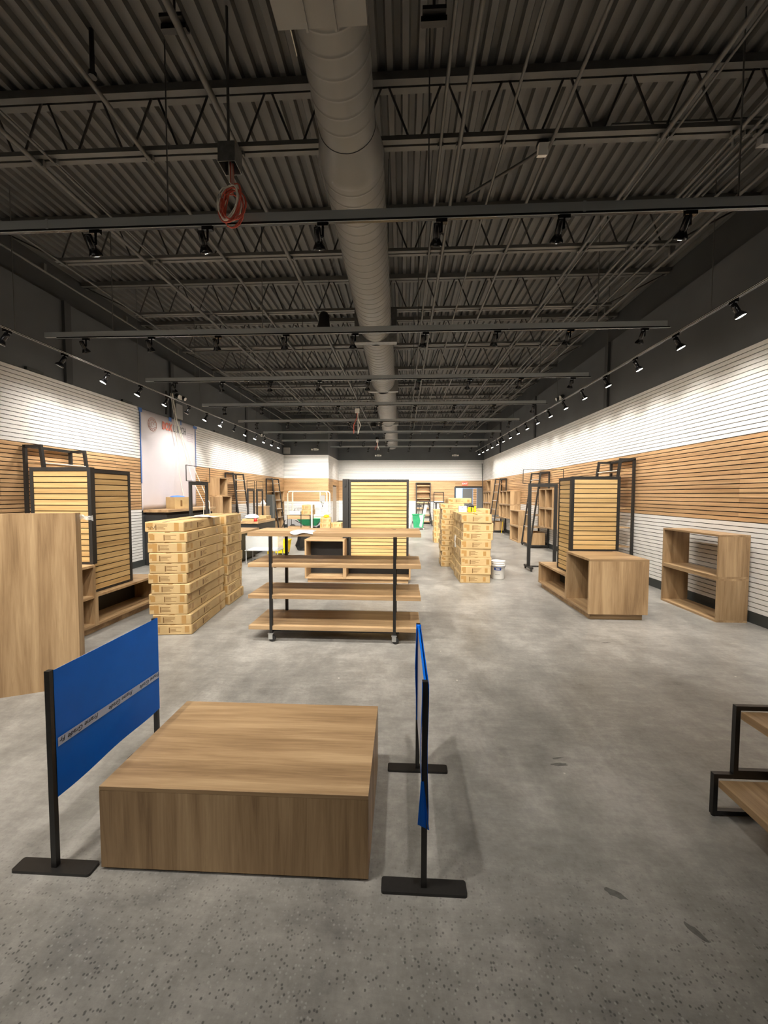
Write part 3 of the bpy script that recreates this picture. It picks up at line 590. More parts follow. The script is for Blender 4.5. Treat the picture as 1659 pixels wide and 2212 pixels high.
for a in ((-0.0145, -0.0145, 1.62, 1.665, 0.33, 0.935), (0.0145, 0.013, 1.62, 2.39, 0.30, 0.93), (-0.0155, -0.0155, 2.34, 2.392, 0.36, 0.94), (-0.0150, 0.0140, 2.3655, 2.3655, 0.33, 0.938)):
    o = film(*a).build('blue_film', M_BLUE, t); so = o.modifiers.new('thickness', 'SOLIDIFY'); so.thickness = 0.001
o = MB().add([(-0.016, 1.622, 0.50), (-0.004, 1.624, 0.50), (-0.030, 1.612, 0.315), (-0.012, 1.620, 0.300), (0.012, 1.615, 0.31), (0.022, 1.63, 0.275)], [(0, 1, 3, 2), (1, 3, 5), (1, 4, 5)]).build('loose_film_flap', M_BLUE, t); so = o.modifiers.new('thickness', 'SOLIDIFY'); so.thickness = 0.001
B('film_edge', M_BLUE, t, (-0.005, 0.005, 1.65, 2.37, 0.93, 0.934)); B('tape_label', M_TAPEW, t, (-0.0165, -0.0160, 2.345, 2.388, 0.62, 0.66))

# two-step riser at the right edge
t = thing('step_riser', 'black framed two-step riser with wooden tops at right edge', 'riser', (1.69, 2.126, 0))
def loop(m, x0, x1, y, z0, z1, s): m.box(x0, x0+s, y-s, y, z0, z1).box(x1-s, x1, y-s, y, z0, z1).box(x0+s, x1-s, y-s, y, z1-s, z1).box(x0+s, x1-s, y-s, y, z0, z0+s)
for y in (0.0, -0.96):
    m = MB(); loop(m, 0, 0.86, y, 0.008, 0.238, 0.024); m.build('lower_frame', M_BLACK, t); m = MB(); loop(m, 0.10, 0.76, y, 0.238, 0.617, 0.024); m.build('upper_frame', M_BLACK, t)
    MB().cyl((0.012, y-0.012, 0), (0.012, y-0.012, 0.009), 0.011, n=8).cyl((0.848, y-0.012, 0), (0.848, y-0.012, 0.009), 0.011, n=8).build('glide', M_RUBBER, t)
B('lower_shelf', WOOD['Y'], t, (0.024, 0.84, -0.958, -0.026, 0.168, 0.204)); B('upper_shelf', WOOD['Y'], t, (0.124, 0.74, -0.958, -0.026, 0.548, 0.588))

# tall oak unit at the left edge
t = thing('tall_panel_unit', 'tall plain oak panel unit standing at the left edge', 'cabinet', (-2.915, 3.282, 0), math.radians(25))
B('front_panel', WOOD['Z'], t, (-1.10, 0, 0, 0.022, 0, 1.572)); B('side_panel', WOOD['Z'], t, (-0.022, 0, 0.0225, 0.13, 0, 1.572)); B('side_panel', WOOD['Z'], t, (-1.10, -1.078, 0.0225, 0.13, 0, 1.572)); B('top_panel', WOOD['X'], t, (-1.077, -0.023, 0.0225, 0.13, 1.55, 1.571))
m = MB(); rr = random.Random(5); gp = [[(0.0+0.02*i, 0.11+0.01*rr.uniform(-1, 1), 1.50+0.015*k+0.012*rr.uniform(-1, 1)) for i in range(6)] for k in range(4)]
m.add([q for r in gp for q in r], [(k*6+i, k*6+i+1, (k+1)*6+i+1, (k+1)*6+i) for k in range(3) for i in range(5)]); m.build('film_scrap', M_FILM, t)

# rolling shelf cart
CX0, CX1, CY0, CY1 = -1.826, 0.212, 4.42, 5.07
t = thing('rolling_shelf_cart', 'four-shelf oak cart on black posts and casters, centre aisle', 'cart', (0, 0, 0))
for z in (0.140, 0.512, 0.886, 1.252):
    s = B('shelf', WOOD['X'], t, (CX0, CX1, CY0, CY1, z, z+0.045), bevel=0.0015)
    if z > 0.2 and z < 1.2: B('bracket', M_BLACK, s, (-1.53, -1.50, CY0+0.04, CY1-0.05, z-0.014, z)), B('bracket', M_BLACK, s, (-0.11, -0.08, CY0+0.04, CY1-0.05, z-0.014, z))
for x in (-1.555, -0.093):
    for y in (CY0-0.002, CY1-0.034):
        B('post', M_BLACK, t, (x-0.017, x+0.017, y, y+0.036, 0.10, 1.251))
        c = MB().cyl((x+0.014, y-0.005, 0.038), (x+0.014, y+0.025, 0.038), 0.038, n=16).build('caster_wheel', M_RUBBER, t); B('caster_fork', M_CHROME, c, (x-0.028, x+0.022, y-0.012, y-0.007, 0.03, 0.095), (x-0.028, x+0.022, y+0.027, y+0.032, 0.03, 0.095), (x-0.035, x+0.03, y-0.012, y+0.032, 0.092, 0.102))
B('base_rail', M_BLACK, t, (CX0+0.25, CX1-0.25, CY0+0.03, CY0+0.06, 0.115, 0.140), (CX0+0.25, CX1-0.25, CY1-0.06, CY1-0.03, 0.115, 0.140)); B('grommet', M_BLACK, t, (-0.13, -0.09, 4.93, 4.945, 1.297, 1.2985))
# paper hanging over the cart top
m = MB(); g = []
for i in range(9):
    for k, (y, z) in enumerate(((4.72, 1.300), (4.52, 1.303), (4.412, 1.302), (4.405, 1.285-0.03*math.sin(i*0.9)*0.5))):
        g.append((-1.335+0.033*i+0.01*k, y+0.01*math.sin(i), z+0.004*math.sin(i*1.3+k)))
m.add(g, [(i*4+k, (i+1)*4+k, (i+1)*4+k+1, i*4+k+1) for i in range(8) for k in range(3)], True)
pp = tag(m.build('paper_sheet', M_PAPER), 'wrinkled white paper with handwriting lying on the cart top', 'paper')
so = pp.modifiers.new('thickness', 'SOLIDIFY'); so.thickness = 0.0008
m = MB(); rr = random.Random(9)
for r in range(5):
    y = 4.68-0.05*r; pts = [(-1.30+0.011*i, y+0.014*math.sin(i*1.9+r)*rr.random(), 1.3105) for i in range(19)]
    m.tube(pts, 0.0014, 4)
m.build('handwriting', M_LILAC, pp)

# ------------------------------------------------------------------ gondolas (open bases with slat towers)
def frame_panel(parent, axis, a0, a1, plane, z0, z1, out, nsl, s=0.045):
    """black framed panel with proud oak slats; AXIS the horizontal axis it runs along, OUT the side it faces"""
    def bx(u0, u1, d0, d1, za, zb):
        lo, hi = sorted((plane+d0*out, plane+d1*out)); return (u0, u1, lo, hi, za, zb) if axis == 'X' else (lo, hi, u0, u1, za, zb)
    f = B('panel_frame', M_BLACK2, parent, bx(a0, a0+s, -0.06, 0.006, z0, z1), bx(a1-s, a1, -0.06, 0.006, z0, z1), bx(a0+s, a1-s, -0.06, 0.006, z1-s, z1), bx(a0+s, a1-s, -0.06, 0.006, z0, z0+s*0.5))
    B('backing', M_GROOVE_D, f, bx(a0+s, a1-s, -0.04, -0.016, z0+s*0.5, z1-s))
    h = (z1-s-z0-s*0.5)/nsl
    me = MB().box(*bx(a0+s+0.001, a1-s-0.001, -0.016, 0.0, 0.0058, h-0.0058)).mesh('slat', WPAN[axis])
    for k in range(nsl): put('slat', me, f, (0, 0, z0+s*0.5+k*h))
# right gondola
t = thing('gondola_display', 'oak gondola with slatted tower and open cube on the right', 'display unit', (0, 0, 0))
gx0, gx1, gy0, gy1, gy2 = 2.590, 3.392, 5.43, 6.19, 7.42
B('plinth', WOOD['X'], t, (gx0+0.045, gx1-0.045, gy0+0.05, gy2-0.05, 0, 0.085))
def cube_x(t, x0, x1, y0, y1, z0, z1, open_side, shelf=None):        # open towards -X (-1) or +X (+1)
    th = 0.03
    B('end_panel', WOOD['Z'], t, (x0, x1, y0, y0+th, z0, z1-th-0.0005)); B('end_panel', WOOD['Z'], t, (x0, x1, y1-th, y1, z0, z1-th-0.0005))
    B('top_panel', WOOD['X'], t, (x0, x1, y0, y1, z1-th, z1)); B('bottom_panel', WOOD['Y'], t, (x0, x1, y0+th+0.0005, y1-th-0.0005, z0, z0+th))
    mid = (x0+x1)/2; B('divider_panel', M_SHELFDARK, t, (mid-0.01, mid+0.01, y0+th, y1-th, z0+th, z1-th))
    if shelf: B('inner_shelf', WOOD['Y'], t, (x0+0.002, mid-0.01, y0+th, y1-th, shelf, shelf+th)) if open_side < 0 else B('inner_shelf', WOOD['Y'], t, (mid+0.01, x1-0.002, y0+th, y1-th, shelf, shelf+th))
cube_x(t, gx0, gx1, gy0, gy1, 0.085, 0.858, -1); cube_x(t, gx0, gx1, gy1+0.001, gy2, 0.085, 0.475, -1)
B('tower_core', M_SHELFDARK, t, (2.71, 3.33, gy1+0.065, 6.75, 0.476, 2.02)); frame_panel(t, 'X', 2.645, 3.392, gy1+0.006, 0.862, 2.037, -1, 15)
frame_panel(t, 'Y', gy1+0.07, 6.82, 2.700, 0.478, 2.030, -1, 20)
# left gondola
t = thing('gondola_display', 'oak gondola with slatted tower left of the stacked cartons', 'display unit', (0, 0, 0))
lx0, lx1, ly0, ly1, ly2 = -4.64, -3.845, 3.84, 4.60, 5.85
B('plinth', WOOD['X'], t, (lx0+0.045, lx1-0.045, ly0+0.05, ly2-0.05, 0, 0.085))
cube_x(t, lx0, lx1, ly0, ly1, 0.085, 0.858, 1, 0.44); cube_x(t, lx0, lx1, ly1+0.001, ly2, 0.085, 0.475, 1)
B('tower_core', M_SHELFDARK, t, (-4.60, -3.98, ly1+0.065, 5.30, 0.476, 2.05)); frame_panel(t, 'X', -4.665, -3.872, ly1+0.006, 0.862, 2.075, -1, 16)
frame_panel(t, 'Y', ly1+0.07, 5.40, -3.955, 0.478, 2.06, 1, 20)
# centre gondola behind the cart, open towards the camera
t = thing('gondola_display', 'oak gondola with wide slatted tower behind the rolling cart', 'display unit', (0, 0, 0))
cx0, cx1, cx2, cy0, cy1 = -1.93, -1.14, 0.155, 7.45, 8.25
def cube_y(t, x0, x1, y0, y1, z0, z1):
    th = 0.032; mid = (y0+y1)/2
    B('end_panel', WOOD['Z'], t, (x0, x0+th, y0, y1, z0, z1-th-0.0005)); B('end_panel', WOOD['Z'], t, (x1-th, x1, y0, y1, z0, z1-th-0.0005)); B('top_panel', WOOD['X'], t, (x0, x1, y0, y1, z1-th, z1)); B('bottom_panel', WOOD['X'], t, (x0+th+0.0005, x1-th-0.0005, y0, y1, z0, z0+th))
    B('divider_panel', M_SHELFDARK, t, (x0+th, x1-th, mid-0.01, mid+0.01, z0+th, z1-th))
B('plinth', WOOD['X'], t, (cx0+0.045, cx2-0.045, cy0+0.05, cy1-0.05, 0, 0.085)); cube_y(t, cx0, cx1, cy0, cy1, 0.085, 0.858); cube_y(t, cx1+0.001, cx2, cy0, cy1, 0.085, 0.475)
B('tower_core', M_SHELFDARK, t, (-1.09, 0.09, 7.79, 8.20, 0.476, 2.03)); frame_panel(t, 'X', -1.095, 0.118, 7.73, 0.477, 2.045, -1, 21)
B('side_frame', M_BLACK2, t, (-1.215, -1.10, 7.70, 8.2, 0.86, 2.055)); B('latch', M_BLACK, t, (-1.17, -1.14, 7.68, 7.70, 1.90, 2.03))

# ------------------------------------------------------------------ open cube shelving
def cubes(name_label, x0, x1, y0, y1, z0, z1, cols, rows, open_side=-1, group='oak cube shelves'):
    """oak cubes along Y, open right through or backed by the wall"""
    t = thing('cube_shelf', name_label, 'shelf', (0, 0, 0), 0, group); th = 0.028; hz = (z1-z0)/rows; wy = (y1-y0)/cols
    for r in range(rows):
        B('shelf_board', WOOD['Y'], t, (x0, x1, y0, y1, z0+r*hz, z0+r*hz+th)); B('shelf_board', WOOD['Y'], t, (x0, x1, y0, y1, z0+(r+1)*hz-th, z0+(r+1)*hz-0.001))
        for c in range(cols+1):
            y = y0 + c*wy - (0 if c == 0 else th if c == cols else th/2); B('upright', WOOD['Z'], t, (x0, x1, y, y+th, z0+r*hz+th, z0+(r+1)*hz-th))
    return t
cubes('open oak two-tier shelf on the floor against the right wall', 4.31, 4.715, 5.435, 6.575, 0, 1.208, 1, 2)
cubes('oak two-by-two cube shelf hung on the right wall, behind the mobile frame', 4.35, 4.765, 11.46, 12.56, 0.735, 1.935, 2, 2)
cubes('oak three-by-two cube shelf hung on the right wall', 4.35, 4.765, 15.87, 17.70, 0.75, 1.915, 3, 2)
cubes('oak two-tier shelf standing on the floor under the wall cubes', 4.20, 4.62, 14.2, 15.3, 0, 1.16, 1, 2)
cubes('oak three-by-two cube shelf far down the right wall', 4.35, 4.765, 19.4, 21.1, 0.75, 1.90, 3, 2); cubes('single tall oak cube above the far wall cubes', 4.35, 4.765, 19.4, 20.3, 1.905, 2.48, 1, 1)
cubes('upper oak cube on the left wall beside the cash wrap', XL+0.01, -5.86, 12.05, 12.62, 1.69, 2.285, 1, 1); cubes('lower oak cube on the left wall, stepped forward', XL+0.01, -5.72, 11.95, 12.60, 1.09, 1.687, 1, 1)
cubes('oak cube column in the far left corner', XL+0.01, -5.86, 18.2, 18.75, 0.42, 1.90, 1, 3)

# ------------------------------------------------------------------ A-frame ladder shelves on the walls
def ladder(label, wallx, sgn, y0, wid=0.87, top=2.5, bin_=True, wheels=True):
    """sgn +1: wall at the right, leans towards -X. two trapezoid side frames, shelves between"""
    t = thing('ladder_shelf', label, 'shelf', (wallx, y0, 0), 0, 'black ladder shelves'); s = 0.045
    for y in (0, wid):
        m = MB(); m.bar((-sgn*0.03, y, 0.06), (-sgn*0.03, y, top), s, s, (0, 1, 0)).bar((-sgn*0.60, y, 0.06), (-sgn*0.30, y, top), s, s, (0, 1, 0)).bar((-sgn*0.30+sgn*0.02, y, top-s/2), (-sgn*0.03, y, top-s/2), s, s, (0, 1, 0)).bar((-sgn*0.62, y, 0.075), (-sgn*0.01, y, 0.075), s, s*0.9, (0, 1, 0))
        m.build('side_frame', M_BLACK2, t)
        [MB().cyl((-sgn*q, y-0.012, 0.03), (-sgn*q, y+0.012, 0.03), 0.03, n=10).build('caster', M_RUBBER, t) for q in (0.58, 0.05)]
    B('cross_rail', M_BLACK2, t, (min(-sgn*0.055, -sgn*0.01), max(-sgn*0.055, -sgn*0.01), s/2, wid-s/2, top-0.045, top)); B('cross_rail', M_BLACK2, t, (min(-sgn*0.60, -sgn*0.56), max(-sgn*0.60, -sgn*0.56), s/2, wid-s/2, 0.055, 0.095))
    for z in (0.66, 1.06, 1.46, 1.86, 2.24):
        d = 0.60-0.30*(z-0.06)/(top-0.06); B('shelf_board', WOOD['Y'], t, (min(-sgn*0.055, -sgn*(d-0.03)), max(-sgn*0.055, -sgn*(d-0.03)), s/2, wid-s/2, z, z+0.022))
        MB().cyl((-sgn*d, 0, z+0.011), (-sgn*d, wid, z+0.011), 0.009, n=6).build('front_rod', M_RAILB, t)
    if bin_:
        b = B('bin', WOOD['Z'], t, (min(-sgn*0.10, -sgn*0.54), max(-sgn*0.10, -sgn*0.54), 0.04, 0.06, 0.10, 0.50), (min(-sgn*0.10, -sgn*0.54), max(-sgn*0.10, -sgn*0.54), wid-0.06, wid-0.04, 0.10, 0.50), (min(-sgn*0.10, -sgn*0.12), max(-sgn*0.10, -sgn*0.12), 0.06, wid-0.06, 0.10, 0.50), (min(-sgn*0.10, -sgn*0.54), max(-sgn*0.10, -sgn*0.54), 0.06, wid-0.06, 0.10, 0.12))
    return t
ladder('black ladder shelf on the right wall behind the right gondola', XR-0.02, 1, 8.16); ladder('black ladder shelf on the right wall behind the mobile frame', XR-0.02, 1, 12.75); ladder('black ladder shelf farthest down the right wall', XR-0.02, 1, 17.95)
ladder('black ladder shelf on the left wall behind the left gondola', XL+0.02, -1, 6.08, top=2.55); ladder('black ladder shelf on the left wall beside the oak cubes', XL+0.02, -1, 13.25); ladder('black ladder shelf farthest down the left wall', XL+0.02, -1, 17.3, top=2.47)
t = thing('ladder_shelf', 'narrow dark shelf tower standing against the far back wall', 'shelf', (0.77, 22.95, 0), 0, 'black ladder shelves')
B('upright', M_BLACK2, t, (0, 0.05, 0, 0.30, 0, 2.46)); B('upright', M_BLACK2, t, (0.82, 0.87, 0, 0.30, 0, 2.46)); B('top_rail', M_BLACK2, t, (0.05, 0.82, 0, 0.30, 2.41, 2.46))
for z in (0.1, 0.50, 0.90, 1.24, 1.50, 1.86, 2.24): B('shelf_board', WOOD['X'], t, (0.05, 0.82, 0.0, 0.30, z, z+0.06))
t = thing('wall_frame', 'small black metal frame leaning on the far back wall', 'frame', (1.83, 23.12, 0)); B('frame_bar', M_BLACK2, t, (0, 0.04, 0, 0.04, 0, 1.90), (0.57, 0.61, 0, 0.04, 0, 1.90), (0.04, 0.57, 0, 0.04, 1.86, 1.90), (0.04, 0.57, 0, 0.04, 1.26, 1.30))

# ------------------------------------------------------------------ mobile clothing frames with sign holders
def mobile_frame(label, loc, rz, w=0.66, h=2.0, sw=0.92, sz=0.33, scale=1.0):
    t = thing('garment_frame', label, 'garment rack', loc, rz, 'black garment frames'); s = 0.07
    for x in (-w/2, w/2-s):
        B('upright', M_BLACK2, t, (x, x+s, -0.02, 0.02, 0.09, h-s))
        f = B('foot_bar', M_BLACK2, t, (x, x+s, -0.24, 0.24, 0.06, 0.10))
        for y in (-0.21, 0.21): MB().cyl((x+s/2-0.014, y, 0.032), (x+s/2+0.014, y, 0.032), 0.032, n=12).build('caster', M_RUBBER, f)
    B('top_bar', M_BLACK2, t, (-w/2, w/2, -0.02, 0.02, h-s, h)); B('base_bar', M_BLACK2, t, (-w/2+s, w/2-s, -0.02, 0.02, 0.07, 0.10))
    b = 0.012; B('sign_holder', M_BLACK2, t, (-sw/2, sw/2, -b/2, b/2, h+0.005, h+0.005+b), (-sw/2, sw/2, -b/2, b/2, h+sz-b, h+sz), (-sw/2, -sw/2+b, -b/2, b/2, h+0.005+b, h+sz-b), (sw/2-b, sw/2, -b/2, b/2, h+0.005+b, h+sz-b))
    return t
mobile_frame('black garment frame with empty sign holder right of the aisle', (3.22, 9.05, 0), 0.0)
mobile_frame('black garment frame with empty sign holder before the white banner', (-4.33, 7.98, 0), math.radians(90), 0.72, 2.0, 0.95, 0.33)
mobile_frame('far black garment frame on the left, nearer of a pair', (-5.12, 12.75, 0), math.radians(90), 0.60, 1.92, 0.66, 0.28); mobile_frame('far black garment frame on the left, farther of a pair', (-5.10, 13.50, 0), math.radians(90), 0.60, 1.92, 0.66, 0.28)

# ------------------------------------------------------------------ cartons
def bevel_box(w, d, h, r=0.008):
    me = MB().box(-w/2, w/2, -d/2, d/2, 0, h).mesh('body', M_KRAFT); bm = bmesh.new(); bm.from_mesh(me)
    bmesh.ops.bevel(bm, geom=list(bm.edges), offset=r, segments=1, affect='EDGES'); bm.to_mesh(me); bm.free(); return me
def carton_set(w, d, h, seed):
    """meshes of one kind of carton: body, tape patches, print (front -Y, both sides)"""
    r = random.Random(seed); tape, pr = MB(), MB()
    cnt = [0]
    def patch(m, face, u0, u1, z0, z1):
        cnt[0] += 1; e = 0.0005+0.00006*(cnt[0] % 12)
        if face == 'F': m.quad((u0, -d/2-e, z0), (u1, -d/2-e, z0), (u1, -d/2-e, z1), (u0, -d/2-e, z1))
        elif face == 'R': m.quad((w/2+e, u0, z0), (w/2+e, u1, z0), (w/2+e, u1, z1), (w/2+e, u0, z1))
        elif face == 'L': m.quad((-w/2-e, u0, z0), (-w/2-e, u1, z0), (-w/2-e, u1, z1), (-w/2-e, u0, z1))
        else: m.quad((u0, z0, h+e), (u1, z0, h+e), (u1, z1, h+e), (u0, z1, h+e))
    for f, L in (('F', w), ('R', d), ('L', d)):
        c = r.uniform(-0.08, 0.08)*L
        for i in range(4): patch(pr, f, c-0.13*L, c-0.13*L+r.uniform(0.13, 0.30)*min(L, 0.6), h*(0.68-0.13*i), h*(0.68-0.13*i)+h*0.045)
        patch(pr, f, c-0.17*L, c-0.14*L, h*0.2, h*0.75)
        for sgn in (-1, 1):
            u = sgn*r.uniform(0.30, 0.42)*L; patch(tape, f, u-0.028, u+0.028, h*r.uniform(0.1, 0.3), h*r.uniform(0.7, 0.95))
        patch(tape, f, -0.47*L, -0.47*L+0.05, h*0.45, h*0.85)
    patch(tape, 'T', -0.03, 0.03, -d/2, d/2)
    return bevel_box(w, d, h), tape.mesh('tape', M_TAPE), pr.mesh('print', M_PRINT)
def carton(kit, loc, rz, lab, grp):
    t = thing('cardboard_carton', lab, 'carton', loc, rz, grp)
    put('body', kit[0], t); put('tape', kit[1], t)['kind'] = 'stuff'; put('print', kit[2], t)['kind'] = 'stuff'; return t
KA = [carton_set(0.465, 1.20, 0.1255, s) for s in (1, 2, 3)]
offA = [(-0.025, 0), (0.005, 0.01), (0.012, -0.02), (0.015, 0.0), (0.012, 0.01), (0.0, 0.0), (0.035, 0.0), (0.012, -0.02), (0.008, -0.01), (0.045, 0.0), (0.045, 0.01)]
for k in range(11):
    dx, dr = offA[k]; i = 10-k
    c = carton(KA[k % 3], (-2.955+dx, 5.155, i*0.1278), 0.105+dr, 'long flat carton, %s from top of the big left stack' % ORD[k], 'cartons in the big left stack')
    if k == 0:
        MB().tube([(-0.20+0.011*q, -0.6015, 0.055+0.016*math.sin(q*1.7)+0.008*math.cos(q*3.1)) for q in range(10)], 0.0022, 4).build('marker_scribble', M_INK, c)
KB = [carton_set(0.50, 0.64, 0.155, s) for s in (4, 5)]
for k in range(9):
    i = 8-k; carton(KB[k % 2], (-3.02+(0.02 if k in (4, 8) else 0.0)+0.006*((k*7) % 3), 6.16, i*0.1572), 0.07+0.015*((k*5) % 3-1), 'carton, %s from top of the shorter stack behind the big left one' % ORD[k], 'cartons in the shorter left stack')
KC = [carton_set(0.587, 0.80, 0.1685, s) for s in (6, 7, 8)]
for row, (yy, nm) in enumerate(((8.0, 'front right-hand stack by the bucket'), (8.86, 'right-hand stack just behind the front one'))):
    for k in range(8):
        i = 7-k; carton(KC[(k+row) % 3], (1.47+0.012*((k*3) % 4-1.5)-(0.012*k if row == 0 else 0.01*k)*0.5+0.02*row, yy+0.006*((k*5) % 3), i*0.1700), 0.012*((k*7) % 5-2), 'carton, %s from top of the %s' % (ORD[k], nm), 'cartons in the ' + nm)
KD = [carton_set(0.56, 0.62, 0.1255, s) for s in (9, 10)]
for k in range(12):
    i = 11-k; carton(KD[k % 2], (1.215+0.01*((k*3) % 4-1.5), 9.63, i*0.1278), 0.015*((k*7) % 5-2), 'carton, %s from top of the tall stack behind the right-hand stacks' % ORD[k], 'cartons in the tall back stack')
carton(KD[0], (1.36, 9.72, 12*0.1278+0.001), 0.06, 'lone carton lying on top of the tall back stack', 'cartons in the tall back stack')
for k in range(11):
    i = 10-k; carton(KD[(k+1) % 2], (1.835+0.012*((k*3) % 4-1.5), 9.66, i*0.1278), 0.012*((k*7) % 5-2), 'carton, %s from top of the stack right of the tall back one' % ORD[k], 'cartons in the half-hidden back stack')
KE = carton_set(0.42, 0.60, 0.20, 11)
for k in range(6):
    carton(KE, (1.33+0.015*(k % 2), 14.25, (5-k)*0.2015), 0.02*(k % 3-1), 'carton, %s from top of the distant stack in the aisle' % ORD[k], 'cartons in the distant aisle stack')
# things on the right stack
t = thing('white_tool_box', 'white printed box standing on the right-hand carton stack', 'box', (1.34, 8.75, 8*0.1700+0.001)); put('body', MB().box(-0.085, 0.085, -0.06, 0.06, 0, 0.13).mesh('body', M_WPAINT), t); B('print', M_INK, t, (-0.05, 0.04, -0.0606, -0.06, 0.03, 0.036), (-0.02, 0.0, -0.0606, -0.06, 0.09, 0.105))
t = thing('power_tool_set', 'yellow and black power tool battery on the carton stack', 'tool', (1.54, 8.75, 8*0.1700+0.001))
B('battery', M_YELLOW, t, (-0.08, -0.02, -0.05, 0.05, 0, 0.11), (0.0, 0.03, -0.05, 0.05, 0, 0.10), (0.055, 0.10, -0.04, 0.04, 0, 0.13), bevel=0.006); MB().add([(-0.11, -0.05, 0.13), (0.06, -0.05, 0.13), (0.06, 0.05, 0.13), (-0.11, 0.05, 0.13), (-0.03, 0, 0.21)], [(0, 1, 4), (1, 2, 4), (2, 3, 4), (3, 0, 4), (0, 3, 2, 1)]).build('cap', M_RUBBER, t); B('handle', M_RUBBER, t, (-0.055, 0.045, -0.03, 0.03, 0.10, 0.132), (-0.02, 0.0, -0.052, -0.05, 0.02, 0.09))
m = MB(); rr = random.Random(2); gp = [[(1.130-0.02*abs(math.sin(i*2.1+k)), 8.15+0.05*i, 0.62+0.07*k+0.02*rr.uniform(-1, 1)) for i in range(5)] for k in range(5)]
tag(m.add([q for r in gp for q in r], [(k*5+i, k*5+i+1, (k+1)*5+i+1, (k+1)*5+i) for k in range(4) for i in range(4)]).build('film_scrap', M_FILM), 'crumpled clear film stuck to the side of the right carton stack', 'plastic film')
# bucket
t = thing('paint_bucket', 'white five-gallon bucket with blue label beside the cartons', 'bucket', (1.99, 8.10, 0))
MB().lathe([(0.0, 0.0), (0.128, 0.0), (0.131, 0.012), (0.143, 0.27), (0.150, 0.275), (0.150, 0.292), (0.144, 0.297), (0.145, 0.315), (0.152, 0.32), (0.152, 0.335), (0.146, 0.34), (0.148, 0.362), (0.153, 0.365), (0.153, 0.372), (0.143, 0.372), (0.125, 0.02), (0, 0.02)], n=28).build('pail', M_WPAINT, t)
def arc_patch(r0, r1, a0, a1, z0, z1, n=8):
    g = []
    for k in range(n+1):
        a = math.radians(a0+(a1-a0)*k/n); g += [(r0*math.cos(a), r0*math.sin(a), z0), (r1*math.cos(a), r1*math.sin(a), z1)]
    return MB().add(g, [(2*k, 2*k+2, 2*k+3, 2*k+1) for k in range(n)], True)
lb = arc_patch(0.1405, 0.1435, 225, 285, 0.19, 0.252).build('blue_label', plain('label_blue', (0.01, 0.05, 0.26), 0.4), t); arc_patch(0.1412, 0.1428, 240, 272, 0.206, 0.232).build('label_print', M_WPAINT, lb)
arc_patch(0.1365, 0.1375, 232, 275, 0.10, 0.108).build('label_print', M_GREY, lb); MB().tube([(0.155*math.cos(math.radians(a)), 0.155*math.sin(math.radians(a)), 0.285-0.05*math.sin(math.radians((a-180)))) for a in range(180, 361, 15)], 0.004, 5).build('handle', M_GALV, t)

# ================================================================== LEFT SIDE: BANNER AND CASH WRAP
t = thing('wall_banner', 'white vinyl banner with BOXLUNCH print above the cash wrap', 'banner', (XL, 0, 0))
m = MB(); g = []; ny, nz = 40, 16
for i in range(ny+1):
    for k in range(nz+1):
        u, v = i/ny, k/nz; g.append((0.006+0.006*math.sin(u*17)*(1-v)*0.8+0.010*math.exp(-((u-0.56)/0.025)**2), 8.955+u*2.44, 1.34+v*2.44))
m.add(g, [(i*(nz+1)+k, (i+1)*(nz+1)+k, (i+1)*(nz+1)+k+1, i*(nz+1)+k+1) for i in range(ny) for k in range(nz)], True); o = m.build('vinyl', M_BANNER, t); so = o.modifiers.new('thickness', 'SOLIDIFY'); so.thickness = 0.002
RT = Matrix(((0, 0, 1), (1, 0, 0), (0, 1, 0))).to_euler()
me = text_mesh('BOX', 0.27, M_SALMON, 0.002, space=1.12, bold=0.010); me.transform(Matrix.Diagonal((0.72, 1, 1, 1))); put('lettering', me, t, (0.024, 9.79, 3.44), RT)
me = text_mesh('LUNCH', 0.27, M_GREYP, 0.002, space=1.12, bold=0.003); me.transform(Matrix.Diagonal((0.62, 1, 1, 1))); put('lettering', me, t, (0.024, 10.27, 3.44), RT)
lg = MB()
for r, a0, a1 in ((0.165, 0, 360), (0.11, 30, 330), (0.055, 0, 300)):
    lg.tube([(0.02, 9.40+r*math.cos(math.radians(a)), 3.48+r*math.sin(math.radians(a))) for a in range(a0, a1+1, 12)], 0.006, 4)
for k in range(12):
    a = math.radians(30*k); lg.tube([(0.02, 9.40+0.125*math.cos(a), 3.48+0.125*math.sin(a)), (0.02, 9.40+0.15*math.cos(a+0.1), 3.48+0.15*math.sin(a+0.1))], 0.006, 4)
lg.build('round_logo', M_SALMON2, t)
m = MB()
for k in range(5): m.box(0.018, 0.021, 10.93, 11.25-0.03*(k % 2), 3.50-0.055*k, 3.515-0.055*k)
m.build('small_print', M_LILAC, t)
for b in ((8.91, 9.02, 3.70, 3.80), (8.935, 8.965, 2.0, 3.70), (10.08, 10.20, 3.69, 3.80), (10.62, 10.66, 3.68, 3.80), (11.28, 11.48, 3.70, 3.78), (11.38, 11.41, 2.55, 3.72)):
    B('tape_strip', M_BTAPE, t, (0.019, 0.0215, *b))
t = thing('cash_wrap_counter', 'dark cash wrap counter with oak top below the white banner', 'counter', (0, 0, 0))
wt = B('counter_top', WOOD['Y'], t, (XL+0.03, -5.62, 8.96, 11.3, 1.300, 1.365), bevel=0.002); B('body', M_SHELFDARK, t, (XL+0.03, -5.70, 9.02, 11.24, 0.0, 1.23)); B('reveal', M_GROOVE_D, t, (XL+0.05, -5.74, 9.05, 11.2, 1.23, 1.30))
for y in (9.25, 9.75, 10.25, 10.75): B('drawer_front', M_SHELFDARK, t, (-5.70, -5.685, y-0.22, y+0.22, 0.75, 1.18))
o = thing('open_carton', 'open kraft carton with blue liner on the cash wrap', 'carton', (-5.92, 9.85, 1.366), math.radians(-28)); m = MB()
